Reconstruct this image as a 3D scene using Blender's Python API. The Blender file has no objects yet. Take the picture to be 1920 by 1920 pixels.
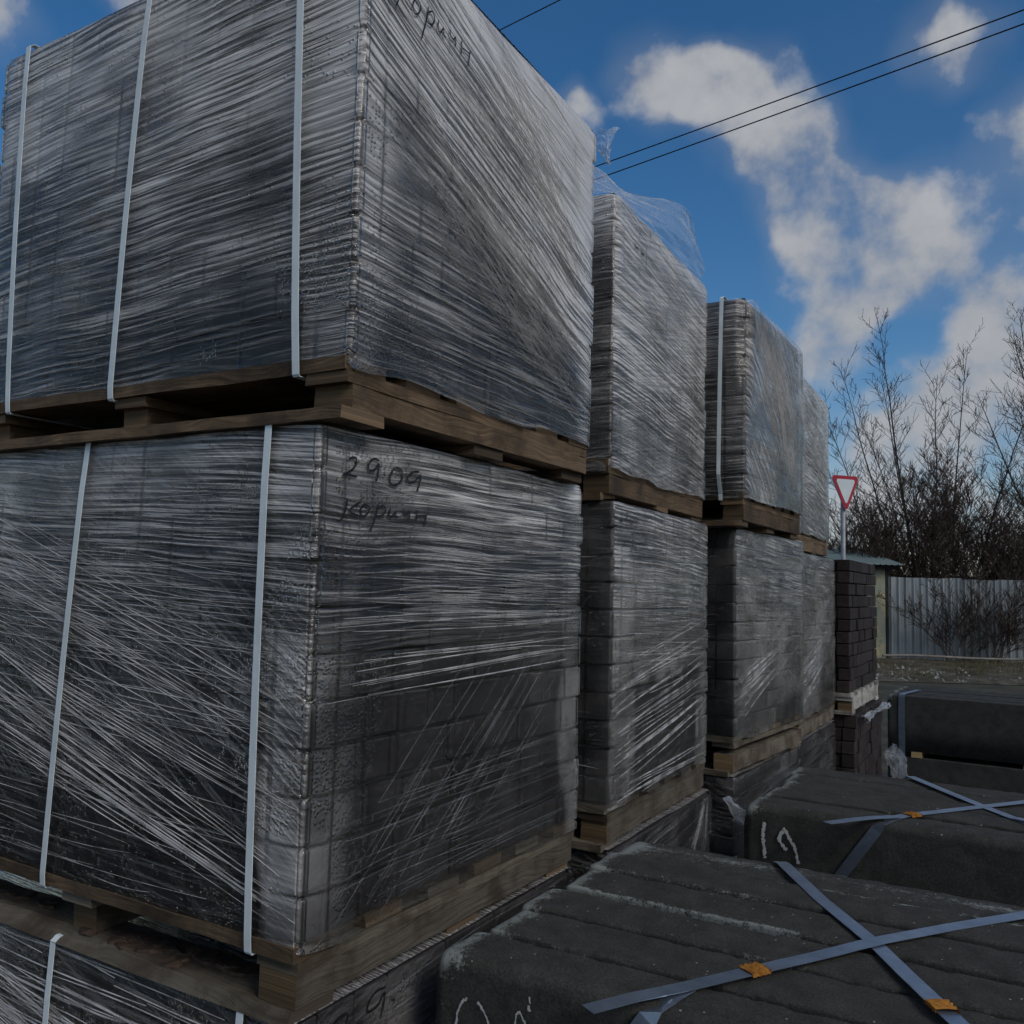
import bpy, bmesh, math, random
import numpy as np
from mathutils import Vector, Matrix

R = math.radians
random.seed(7)
rng = np.random.default_rng(7)
S = bpy.context.scene
COL = S.collection

# ------------------------------------------------------------------ camera
cam_d = bpy.data.cameras.new('camera')
cam = bpy.data.objects.new('camera', cam_d)
COL.objects.link(cam)
FOC, PITCH, ROLL, YAW = 1670.7, R(4.80), R(1.47), R(30.82)
fw = Vector((-math.sin(YAW) * math.cos(PITCH), math.cos(YAW) * math.cos(PITCH), math.sin(PITCH)))
r0 = Vector((math.cos(YAW), math.sin(YAW), 0))
u0 = r0.cross(fw)
rt = math.cos(ROLL) * r0 + math.sin(ROLL) * u0
up = -math.sin(ROLL) * r0 + math.cos(ROLL) * u0
M = Matrix((rt, up, -fw)).transposed().to_4x4()
M.translation = Vector((1.113, -1.188, 1.82))
cam.matrix_world = M
cam_d.sensor_fit = 'HORIZONTAL'
cam_d.sensor_width = 36.0
cam_d.lens = 36.0 * FOC / 1920.0
cam_d.clip_start = 0.05
cam_d.clip_end = 2000
S.camera = cam

# ------------------------------------------------------------------ sky, sun, exposure
SUN = Vector((0.74, -0.28, 0.61)).normalized()          # towards the sun (veiled by cloud)
W = bpy.data.worlds.new('World')
S.world = W
W.use_nodes = True
wn, wl = W.node_tree.nodes, W.node_tree.links
wn.clear()


def nd(t, typ, **kw):
    n = t.new(typ)
    for k, v in kw.items():
        if k == 'inp':
            for a, b in v.items():
                n.inputs[a].default_value = b
        else:
            setattr(n, k, v)
    return n


def mth(nodes, links, op, a, b=None, c=None, clamp=False):
    n = nodes.new('ShaderNodeMath')
    n.operation = op
    n.use_clamp = clamp
    for i, v in enumerate((a, b, c)):
        if v is None:
            continue
        if isinstance(v, (int, float)):
            n.inputs[i].default_value = v
        else:
            links.new(v, n.inputs[i])
    return n.outputs[0]


def mrange(nodes, links, v, a, b, c=0.0, d=1.0, smooth=True):
    n = nodes.new('ShaderNodeMapRange')
    n.interpolation_type = 'SMOOTHSTEP' if smooth else 'LINEAR'
    n.clamp = True
    links.new(v, n.inputs[0])
    for i, x in enumerate((a, b, c, d)):
        n.inputs[1 + i].default_value = x
    return n.outputs[0]


sky = nd(wn, 'ShaderNodeTexSky', sky_type='NISHITA', sun_disc=False, sun_elevation=math.asin(SUN.z),
         sun_rotation=math.atan2(SUN.x, SUN.y), air_density=1.0, dust_density=0.6, ozone_density=2.5)
tc = nd(wn, 'ShaderNodeTexCoord')
DIR = tc.outputs['Generated']
wz = nd(wn, 'ShaderNodeTexNoise', inp={'Scale': 8.0, 'Detail': 2.0, 'Roughness': 0.6})
wl.new(DIR, wz.inputs['Vector'])
ws = nd(wn, 'ShaderNodeVectorMath', operation='MULTIPLY_ADD')
wl.new(wz.outputs['Color'], ws.inputs[0])
ws.inputs[1].default_value = (0.09, 0.09, 0.09)
wa = nd(wn, 'ShaderNodeVectorMath', operation='ADD')
wl.new(DIR, wa.inputs[0])
wa.inputs[1].default_value = (-0.045, -0.045, -0.045)
wl.new(wa.outputs[0], ws.inputs[2])
WD = ws.outputs[0]
blobs = [(-.315, .803, .508, .055), (-.262, .83, .497, .040), (-.235, .850, .472, .065), (-.216, .88, .43, .055),
         (-.182, .905, .385, .065), (-.160, .922, .350, .075), (-.092, .928, .362, .060), (-.140, .941, .315, .055),
         (-.025, .955, .29, .070), (.01, .905, .41, .060), (-.19, .950, .255, .045), (-.40, .778, .487, .030),
         (-.045, .974, .20, .075), (-.118, .99, .10, .13), (-.02, .99, .12, .11), (-.06, .866, .50, .045),
         (-.70, .49, .525, .04), (-.79, .38, .49, .05)]
acc = None
for bx_, by_, bz_, br_ in blobs:
    dn = nd(wn, 'ShaderNodeVectorMath', operation='DISTANCE')
    wl.new(WD, dn.inputs[0])
    dn.inputs[1].default_value = Vector((bx_, by_, bz_)).normalized()
    m_ = mth(wn, wl, 'MULTIPLY_ADD', dn.outputs['Value'], -1.0 / (br_ * 1.25), 1.0, clamp=True)
    acc = m_ if acc is None else mth(wn, wl, 'ADD', acc, m_)
# the rest of the sky: the same broken cloud, from large noise
dt = nd(wn, 'ShaderNodeVectorMath', operation='DOT_PRODUCT')
wl.new(DIR, dt.inputs[0])
dt.inputs[1].default_value = fw
outm = mrange(wn, wl, dt.outputs['Value'], 0.80, 0.68)
ln = nd(wn, 'ShaderNodeTexNoise', inp={'Scale': 3.2, 'Detail': 1.0, 'Roughness': 0.5})
wl.new(WD, ln.inputs['Vector'])
lm = mth(wn, wl, 'MULTIPLY', mrange(wn, wl, ln.outputs['Fac'], 0.42, 0.68), outm)
field = mth(wn, wl, 'MAXIMUM', mth(wn, wl, 'MINIMUM', acc, 0.72), lm)
fb = nd(wn, 'ShaderNodeTexNoise', inp={'Scale': 15.0, 'Detail': 6.0, 'Roughness': 0.55})
wl.new(DIR, fb.inputs['Vector'])
dens = mth(wn, wl, 'ADD', field, mth(wn, wl, 'MULTIPLY_ADD', fb.outputs['Fac'], 1.5, -0.78))
sep = nd(wn, 'ShaderNodeSeparateXYZ')
wl.new(DIR, sep.inputs[0])
cloud = mrange(wn, wl, dens, 0.22, 0.84, 0.0, 0.95)
thin = mrange(wn, wl, mth(wn, wl, 'ADD', field, mth(wn, wl, 'MULTIPLY_ADD', ln.outputs['Fac'], 0.6, -0.2)), 0.05, 0.9, 0.0, 0.22)
hz = mrange(wn, wl, sep.outputs['Z'], 0.26, 0.0, 0.0, 0.38)
cov = mth(wn, wl, 'MAXIMUM', mth(wn, wl, 'MAXIMUM', cloud, thin), hz)
cr = nd(wn, 'ShaderNodeValToRGB')
cr.color_ramp.elements[0].position = 0.25
cr.color_ramp.elements[0].color = (2.5, 2.65, 3.0, 1)
cr.color_ramp.elements[1].position = 0.72
cr.color_ramp.elements[1].color = (4.7, 4.8, 5.0, 1)
wl.new(mth(wn, wl, 'MULTIPLY_ADD', fb.outputs['Fac'], 0.7, mth(wn, wl, 'MULTIPLY', ln.outputs['Fac'], 0.3)), cr.inputs[0])
sat = nd(wn, 'ShaderNodeHueSaturation', inp={'Saturation': 1.32, 'Value': 0.90})
wl.new(sky.outputs[0], sat.inputs['Color'])
mix = nd(wn, 'ShaderNodeMix', data_type='RGBA')
wl.new(cov, mix.inputs['Factor'])
wl.new(sat.outputs[0], mix.inputs['A'])
wl.new(cr.outputs[0], mix.inputs['B'])
bg = nd(wn, 'ShaderNodeBackground', inp={'Strength': 0.10})
wl.new(mix.outputs['Result'], bg.inputs['Color'])
W.cycles.sampling_method = 'MANUAL'
W.cycles.sample_map_resolution = 512
wo = nd(wn, 'ShaderNodeOutputWorld')
wl.new(bg.outputs[0], wo.inputs[0])

sun_d = bpy.data.lights.new('sun', 'SUN')
sun_d.energy = 1.5
sun_d.angle = R(24)
sun_d.color = (1.0, 0.96, 0.90)
sun_o = bpy.data.objects.new('sun', sun_d)
COL.objects.link(sun_o)
sun_o.rotation_euler = SUN.to_track_quat('Z', 'Y').to_euler()

S.view_settings.view_transform = 'Standard'
S.view_settings.look = 'None'
S.view_settings.exposure = 0.0
S.view_settings.gamma = 1.0
S.view_settings.use_curve_mapping = False
S.render.engine = 'CYCLES'
S.cycles.use_denoising = True
S.cycles.max_bounces = 5
S.cycles.transparent_max_bounces = 10
S.cycles.diffuse_bounces = 2
S.cycles.glossy_bounces = 2
S.cycles.use_adaptive_sampling = True
S.cycles.adaptive_threshold = 0.03
S.cycles.adaptive_min_samples = 16


# ------------------------------------------------------------------ helpers
def new_obj(name, mesh, mats=None, parent=None):
    o = bpy.data.objects.new(name, mesh)
    COL.objects.link(o)
    if mats is not None and not len(mesh.materials):
        for m in (mats if isinstance(mats, (list, tuple)) else [mats]):
            mesh.materials.append(m)
    if parent is not None:
        o.parent = parent
    return o


def thing(name, label, cat, loc=(0, 0, 0), rz=0.0, group=None):
    o = bpy.data.objects.new(name, None)
    COL.objects.link(o)
    o.empty_display_size = 0.1
    o.location = loc
    o.rotation_euler = (0, 0, rz)
    tag(o, label, cat, group)
    return o


def part_empty(name, parent, loc=(0, 0, 0)):
    o = bpy.data.objects.new(name, None)
    COL.objects.link(o)
    o.empty_display_size = 0.1
    o.parent = parent
    o.location = loc
    return o


def tag(o, label, cat, group=None):
    o['label'] = label
    o['category'] = cat
    if group:
        o['group'] = group
    return o


def struct(o):
    o['kind'] = 'structure'
    return o


def pydata(name, verts, faces, uvs=None, smooth=False):
    me = bpy.data.meshes.new(name)
    me.from_pydata([tuple(map(float, v)) for v in verts], [], [tuple(int(i) for i in f) for f in faces])
    if uvs is not None:
        lay = me.uv_layers.new(name='UVMap')
        idx = np.empty(len(me.loops), dtype=np.int32)
        me.loops.foreach_get('vertex_index', idx)
        lay.data.foreach_set('uv', np.asarray(uvs, dtype=np.float32)[idx].ravel())
    if smooth:
        me.polygons.foreach_set('use_smooth', np.ones(len(me.polygons), dtype=bool))
    me.update()
    return me


_H = np.random.default_rng(99).random((128, 128))


def vn(x, y, seed=0):
    """smooth value noise, 0..1"""
    x = np.asarray(x, float) + seed * 17.37
    y = np.asarray(y, float) + seed * 9.13
    xi, yi = np.floor(x).astype(int), np.floor(y).astype(int)
    fx, fy = x - xi, y - yi
    fx, fy = fx * fx * (3 - 2 * fx), fy * fy * (3 - 2 * fy)
    g = lambda a, b: _H[a % 128, b % 128]
    return (g(xi, yi) * (1 - fx) + g(xi + 1, yi) * fx) * (1 - fy) + (g(xi, yi + 1) * (1 - fx) + g(xi + 1, yi + 1) * fx) * fy


def fbm(x, y, seed=0, o=3):
    s, a, t = 0, 1.0, 0
    for k in range(o):
        s = s + a * vn(np.asarray(x) * 2 ** k, np.asarray(y) * 2 ** k, seed + k * 3)
        t += a
        a *= 0.5
    return s / t


def ss(a, b, x):
    t = np.clip((np.asarray(x, float) - a) / (b - a), 0, 1)
    return t * t * (3 - 2 * t)


# ------------------------------------------------------------------ materials
def mat(name):
    m = bpy.data.materials.new(name)
    m.use_nodes = True
    m.node_tree.nodes.clear()
    return m, m.node_tree.nodes, m.node_tree.links


def finish(n, l, sh):
    o = n.new('ShaderNodeOutputMaterial')
    l.new(sh, o.inputs[0])


def noise_mat(name, c0, c1, scale=8.0, rough=0.85, bump=0.3, bdist=0.004, detail=6, stretch=None, coord='Object',
              vary=0.0, spec=0.3, pos=(0.35, 0.68), c2=None, c2scale=3.0, c2range=(0.55, 0.7), metallic=0.0, fine=None):
    m, n, l = mat(name)
    t = n.new('ShaderNodeTexCoord')
    v = t.outputs[coord]
    if vary:
        oi = n.new('ShaderNodeObjectInfo')
        ad = n.new('ShaderNodeVectorMath')
        ad.operation = 'MULTIPLY_ADD'
        ad.inputs[1].default_value = (37.0, 17.0, 53.0)
        cb = n.new('ShaderNodeCombineXYZ')
        for i in range(3):
            l.new(oi.outputs['Random'], cb.inputs[i])
        l.new(cb.outputs[0], ad.inputs[0])
        l.new(v, ad.inputs[2])
        v = ad.outputs[0]
    if stretch:
        mp = n.new('ShaderNodeMapping')
        mp.inputs['Scale'].default_value = stretch
        l.new(v, mp.inputs[0])
        vv = mp.outputs[0]
    else:
        vv = v
    a = nd(n, 'ShaderNodeTexNoise', inp={'Scale': scale, 'Detail': detail, 'Roughness': 0.62})
    l.new(vv, a.inputs['Vector'])
    cr_ = n.new('ShaderNodeValToRGB')
    cr_.color_ramp.elements[0].position = pos[0]
    cr_.color_ramp.elements[1].position = pos[1]
    cr_.color_ramp.elements[0].color = (*c0, 1)
    cr_.color_ramp.elements[1].color = (*c1, 1)
    l.new(a.outputs['Fac'], cr_.inputs[0])
    col = cr_.outputs[0]
    if c2 is not None:
        b = nd(n, 'ShaderNodeTexNoise', inp={'Scale': c2scale, 'Detail': 8.0, 'Roughness': 0.7})
        l.new(v, b.inputs['Vector'])
        k = mrange(n, l, b.outputs['Fac'], c2range[0], c2range[1])
        mx = n.new('ShaderNodeMix')
        mx.data_type = 'RGBA'
        l.new(k, mx.inputs['Factor'])
        l.new(col, mx.inputs['A'])
        mx.inputs['B'].default_value = (*c2, 1)
        col = mx.outputs['Result']
    if vary:
        hs = n.new('ShaderNodeHueSaturation')
        l.new(mth(n, l, 'MULTIPLY_ADD', oi.outputs['Random'], 2 * vary, 1 - vary), hs.inputs['Value'])
        l.new(col, hs.inputs['Color'])
        col = hs.outputs[0]
    p = nd(n, 'ShaderNodeBsdfPrincipled', inp={'Roughness': rough, 'Metallic': metallic, 'Specular IOR Level': spec})
    l.new(col, p.inputs['Base Color'])
    h = a.outputs['Fac']
    if fine:
        f = nd(n, 'ShaderNodeTexNoise', inp={'Scale': fine, 'Detail': 4.0, 'Roughness': 0.7})
        l.new(v, f.inputs['Vector'])
        h = mth(n, l, 'ADD', h, f.outputs['Fac'])
    bp = nd(n, 'ShaderNodeBump', inp={'Strength': bump, 'Distance': bdist})
    l.new(h, bp.inputs['Height'])
    l.new(bp.outputs[0], p.inputs['Normal'])
    finish(n, l, p.outputs[0])
    return m


def wood_mat(name, c0, c1, dark=(0.05, 0.035, 0.022)):
    """sawn softwood: grain runs along UV u (metres)"""
    m, n, l = mat(name)
    t = n.new('ShaderNodeTexCoord')
    oi = n.new('ShaderNodeObjectInfo')
    cb = n.new('ShaderNodeCombineXYZ')
    l.new(mth(n, l, 'MULTIPLY', oi.outputs['Random'], 31.0), cb.inputs[0])
    l.new(mth(n, l, 'MULTIPLY', oi.outputs['Random'], 77.0), cb.inputs[1])
    ad = n.new('ShaderNodeVectorMath')
    l.new(t.outputs['UV'], ad.inputs[0])
    l.new(cb.outputs[0], ad.inputs[1])
    wv = nd(n, 'ShaderNodeTexNoise', inp={'Scale': 4.0, 'Detail': 2.0})
    l.new(ad.outputs[0], wv.inputs['Vector'])
    wm = n.new('ShaderNodeVectorMath')
    wm.operation = 'MULTIPLY_ADD'
    l.new(wv.outputs['Color'], wm.inputs[0])
    wm.inputs[1].default_value = (0.0, 0.07, 0)
    l.new(ad.outputs[0], wm.inputs[2])
    mp = n.new('ShaderNodeMapping')
    mp.inputs['Scale'].default_value = (4.0, 150.0, 1)
    l.new(wm.outputs[0], mp.inputs[0])
    g = nd(n, 'ShaderNodeTexNoise', inp={'Scale': 1.0, 'Detail': 5.0, 'Roughness': 0.6})
    l.new(mp.outputs[0], g.inputs['Vector'])
    cr_ = n.new('ShaderNodeValToRGB')
    cr_.color_ramp.elements[0].position = 0.3
    cr_.color_ramp.elements[0].color = (*c0, 1)
    cr_.color_ramp.elements[1].position = 0.68
    cr_.color_ramp.elements[1].color = (*c1, 1)
    l.new(g.outputs['Fac'], cr_.inputs[0])
    d = nd(n, 'ShaderNodeTexNoise', inp={'Scale': 7.0, 'Detail': 6.0, 'Roughness': 0.65})
    l.new(ad.outputs[0], d.inputs['Vector'])
    mx = n.new('ShaderNodeMix')
    mx.data_type = 'RGBA'
    l.new(mrange(n, l, d.outputs['Fac'], 0.40, 0.66, 0.0, 0.92), mx.inputs['Factor'])
    l.new(cr_.outputs[0], mx.inputs['A'])
    mx.inputs['B'].default_value = (*dark, 1)
    hs = n.new('ShaderNodeHueSaturation')
    l.new(mth(n, l, 'MULTIPLY_ADD', oi.outputs['Random'], 0.7, 0.6), hs.inputs['Value'])
    l.new(mx.outputs['Result'], hs.inputs['Color'])
    p = nd(n, 'ShaderNodeBsdfPrincipled', inp={'Roughness': 0.8, 'Specular IOR Level': 0.25})
    l.new(hs.outputs[0], p.inputs['Base Color'])
    s = nd(n, 'ShaderNodeTexNoise', inp={'Scale': 260.0, 'Detail': 3.0})
    l.new(ad.outputs[0], s.inputs['Vector'])
    bp = nd(n, 'ShaderNodeBump', inp={'Strength': 0.7, 'Distance': 0.003})
    l.new(mth(n, l, 'ADD', g.outputs['Fac'], mth(n, l, 'MULTIPLY', s.outputs['Fac'], 0.6)), bp.inputs['Height'])
    l.new(bp.outputs[0], p.inputs['Normal'])
    finish(n, l, p.outputs[0])
    return m


M_WOOD = wood_mat('pallet_wood', (0.070, 0.045, 0.024), (0.20, 0.135, 0.078))
M_WOODG = wood_mat('pallet_wood_grey', (0.07, 0.058, 0.042), (0.17, 0.145, 0.108))
M_WOODY = wood_mat('pallet_wood_fresh', (0.20, 0.125, 0.055), (0.40, 0.28, 0.14), dark=(0.09, 0.06, 0.035))
M_ENDG = wood_mat('end_grain', (0.10, 0.066, 0.032), (0.23, 0.155, 0.08))
M_BARK = noise_mat('bark', (0.022, 0.015, 0.011), (0.10, 0.062, 0.042), scale=45, bump=1.0, bdist=0.01, stretch=(1, 0.4, 1))
M_PAVER = noise_mat('paver_concrete', (0.015, 0.0135, 0.0135), (0.036, 0.032, 0.031), scale=60, rough=0.75, bump=0.25,
                    bdist=0.002, vary=0.28, spec=0.4, c2=(0.014, 0.012, 0.012), c2scale=9.0, c2range=(0.5, 0.65))
M_BRICK = noise_mat('brown_brick', (0.016, 0.012, 0.011), (0.036, 0.026, 0.023), scale=40, rough=0.8, bump=0.5, bdist=0.003,
                    vary=0.4, c2=(0.16, 0.15, 0.14), c2scale=16.0, c2range=(0.70, 0.80))
M_STRAP = noise_mat('white_strap', (0.62, 0.68, 0.68), (0.74, 0.80, 0.80), scale=15, rough=0.35, bump=0.05, spec=0.5)
M_STEEL = noise_mat('blued_steel_strap', (0.26, 0.31, 0.38), (0.36, 0.42, 0.50), scale=25, rough=0.36, bump=0.05, metallic=0.85,
                    stretch=(1, 1, 1), spec=0.5)
M_RUST = noise_mat('rusty_clip', (0.20, 0.075, 0.01), (0.52, 0.22, 0.03), scale=70, rough=0.85, bump=0.8, bdist=0.003,
                   c2=(0.06, 0.03, 0.015), c2scale=60, c2range=(0.55, 0.65))
M_INK = noise_mat('marker_ink', (0.004, 0.004, 0.005), (0.010, 0.010, 0.012), scale=30, rough=0.5, bump=0.0)
M_CHALK = noise_mat('chalk', (0.34, 0.35, 0.34), (0.55, 0.56, 0.54), scale=180, rough=0.95, bump=0.5)
M_STEELPOLE = noise_mat('galvanised', (0.20, 0.21, 0.22), (0.30, 0.31, 0.32), scale=6, rough=0.5, bump=0.1, metallic=0.3)
M_WIRE = noise_mat('cable', (0.01, 0.01, 0.012), (0.02, 0.02, 0.022), scale=5, rough=0.6, bump=0.0)


def film_mat(name, thA, thB, acr=135.0, tint=(0.69, 0.665, 0.635), gloss=0.13):
    """stretched polyethylene: clear where loose, milky where layered; draw lines along angles A and B"""
    m, n, l = mat(name)
    uv = n.new('ShaderNodeUVMap')
    uv.uv_map = 'UVMap'

    def at(nm):
        a = n.new('ShaderNodeAttribute')
        a.attribute_name = nm
        return a.outputs['Fac']

    def layer(th, a_along, a_across, det=3.0, rough=0.6):
        # rotate and stretch in one step: two dot products
        cx, sx = math.cos(th), math.sin(th)
        cb = n.new('ShaderNodeCombineXYZ')
        for i, v in enumerate(((cx * a_along, sx * a_along, 0), (-sx * a_across, cx * a_across, 0))):
            d = n.new('ShaderNodeVectorMath')
            d.operation = 'DOT_PRODUCT'
            l.new(uv.outputs[0], d.inputs[0])
            d.inputs[1].default_value = v
            l.new(d.outputs['Value'], cb.inputs[i])
        t = nd(n, 'ShaderNodeTexNoise', noise_dimensions='2D', inp={'Scale': 1.0, 'Detail': det, 'Roughness': rough})
        l.new(cb.outputs[0], t.inputs['Vector'])
        return t.outputs['Fac']

    A1 = layer(thA, 2.6, acr)
    B1 = layer(thB, 2.2, acr * 0.9)
    mA, mB, milk, wet = at('mA'), at('mB'), at('milk'), at('wet')
    rA = mrange(n, l, A1, 0.54, 0.66)
    rB = mrange(n, l, B1, 0.55, 0.66)
    lines = mth(n, l, 'MAXIMUM', mth(n, l, 'MULTIPLY', rA, mA), mth(n, l, 'MULTIPLY', rB, mB))
    # clear slots between the drawn layers
    dk = mrange(n, l, A1, 0.40, 0.60, 0.10, 1.2)
    dB = mrange(n, l, B1, 0.40, 0.58, 0.15, 1.15)
    dkm = mth(n, l, 'MULTIPLY', mth(n, l, 'MULTIPLY_ADD', mth(n, l, 'SUBTRACT', dk, 1.0), mA, 1.0),
              mth(n, l, 'MULTIPLY_ADD', mth(n, l, 'SUBTRACT', dB, 1.0), mB, 1.0))
    op = mth(n, l, 'MULTIPLY_ADD', lines, 0.28, mth(n, l, 'MULTIPLY', milk, dkm), clamp=True)
    # condensation beads under the film
    vo = nd(n, 'ShaderNodeTexVoronoi', voronoi_dimensions='2D', inp={'Scale': 120.0, 'Randomness': 0.9})
    l.new(uv.outputs[0], vo.inputs['Vector'])
    sc_ = n.new('ShaderNodeSeparateColor')
    l.new(vo.outputs['Color'], sc_.inputs[0])
    keep = mth(n, l, 'LESS_THAN', sc_.outputs[0], wet)
    drop = mth(n, l, 'MULTIPLY', mrange(n, l, vo.outputs['Distance'], 0.46, 0.10), keep)
    hh = mth(n, l, 'ADD', mth(n, l, 'MULTIPLY', A1, mA), mth(n, l, 'MULTIPLY', B1, mB))
    hh = mth(n, l, 'MULTIPLY_ADD', drop, 0.7, hh)
    bp = nd(n, 'ShaderNodeBump', inp={'Strength': 1.0, 'Distance': 0.006})
    l.new(hh, bp.inputs['Height'])
    NRM = bp.outputs[0]
    tr = n.new('ShaderNodeBsdfTransparent')
    tr.inputs[0].default_value = (0.93, 0.94, 0.95, 1)
    gl = nd(n, 'ShaderNodeBsdfGlossy', inp={'Roughness': gloss, 'Color': (0.97, 0.925, 0.865, 1)})
    l.new(NRM, gl.inputs['Normal'])
    fr = nd(n, 'ShaderNodeFresnel', inp={'IOR': 1.45})
    l.new(NRM, fr.inputs['Normal'])
    df = nd(n, 'ShaderNodeBsdfDiffuse', inp={'Color': (*tint, 1)})
    l.new(NRM, df.inputs['Normal'])
    m1 = n.new('ShaderNodeMixShader')
    l.new(op, m1.inputs[0])
    l.new(tr.outputs[0], m1.inputs[1])
    l.new(df.outputs[0], m1.inputs[2])
    m2 = n.new('ShaderNodeMixShader')
    l.new(mth(n, l, 'MULTIPLY', fr.outputs[0], 1.2, clamp=True), m2.inputs[0])     # front and back of the sheet both reflect
    l.new(m1.outputs[0], m2.inputs[1])
    l.new(gl.outputs[0], m2.inputs[2])
    finish(n, l, m2.outputs[0])
    return m


_fm = {}


def film_for(thA, thB):
    k = (round(thA, 2), round(thB, 2))
    if k not in _fm:
        _fm[k] = film_mat('stretch_film_%d' % len(_fm), *k)
    return _fm[k]


def fold_mat(name, alpha, col):
    m, n, l = mat(name)
    p = nd(n, 'ShaderNodeBsdfPrincipled', inp={'Base Color': (*col, 1), 'Roughness': 0.22, 'Specular IOR Level': 0.7, 'Alpha': alpha})
    t = n.new('ShaderNodeTexCoord')
    s = nd(n, 'ShaderNodeTexNoise', inp={'Scale': 14.0, 'Detail': 4.0})
    l.new(t.outputs['Object'], s.inputs['Vector'])
    l.new(mrange(n, l, s.outputs['Fac'], 0.3, 0.7, alpha * 0.45, alpha * 1.2), p.inputs['Alpha'])
    finish(n, l, p.outputs[0])
    return m


M_FOLD2 = fold_mat('film_fold_faint', 0.13, (0.62, 0.64, 0.66))
M_FOLD = fold_mat('film_fold', 0.50, (0.70, 0.685, 0.665))


def loose_mat():
    m, n, l = mat('loose_film')
    t = n.new('ShaderNodeTexCoord')
    mp = n.new('ShaderNodeMapping')
    mp.inputs['Scale'].default_value = (1.0, 2.2, 1)
    mp.inputs['Rotation'].default_value = (0, 0, 0.5)
    l.new(t.outputs['UV'], mp.inputs[0])
    a = nd(n, 'ShaderNodeTexNoise', inp={'Scale': 5.0, 'Detail': 5.0, 'Roughness': 0.55, 'Distortion': 0.6})
    l.new(mp.outputs[0], a.inputs['Vector'])
    # creases: thin ridges where the noise crosses its mean
    rg = mth(n, l, 'ABSOLUTE', mth(n, l, 'SUBTRACT', a.outputs['Fac'], 0.5))
    cr_ = mth(n, l, 'MAXIMUM', mth(n, l, 'MULTIPLY', mrange(n, l, rg, 0.02, 0.0), 0.5), mrange(n, l, a.outputs['Fac'], 0.52, 0.74))
    lo = nd(n, 'ShaderNodeTexNoise', inp={'Scale': 4.0, 'Detail': 2.0})
    l.new(t.outputs['UV'], lo.inputs['Vector'])
    sel = mrange(n, l, lo.outputs['Fac'], 0.45, 0.65, 0.12, 1.0)
    bp = nd(n, 'ShaderNodeBump', inp={'Strength': 0.8, 'Distance': 0.012})
    l.new(a.outputs['Fac'], bp.inputs['Height'])
    tr = n.new('ShaderNodeBsdfTransparent')
    tr.inputs[0].default_value = (0.97, 0.975, 0.98, 1)
    gl = nd(n, 'ShaderNodeBsdfGlossy', inp={'Roughness': 0.2})
    l.new(bp.outputs[0], gl.inputs['Normal'])
    m1 = n.new('ShaderNodeMixShader')
    m1.inputs[0].default_value = 0.05
    l.new(tr.outputs[0], m1.inputs[1])
    l.new(gl.outputs[0], m1.inputs[2])
    tl = nd(n, 'ShaderNodeBsdfTranslucent', inp={'Color': (0.8, 0.82, 0.84, 1)})
    df = nd(n, 'ShaderNodeBsdfDiffuse', inp={'Color': (0.75, 0.77, 0.8, 1)})
    l.new(bp.outputs[0], df.inputs['Normal'])
    m3 = n.new('ShaderNodeMixShader')
    l.new(tl.outputs[0], m3.inputs[1])
    l.new(df.outputs[0], m3.inputs[2])
    m2 = n.new('ShaderNodeMixShader')
    l.new(mth(n, l, 'MULTIPLY_ADD', mth(n, l, 'MULTIPLY', cr_, sel), 0.75, 0.24), m2.inputs[0])
    l.new(m1.outputs[0], m2.inputs[1])
    l.new(m3.outputs[0], m2.inputs[2])
    finish(n, l, m2.outputs[0])
    return m


M_LOOSE = loose_mat()


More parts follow.
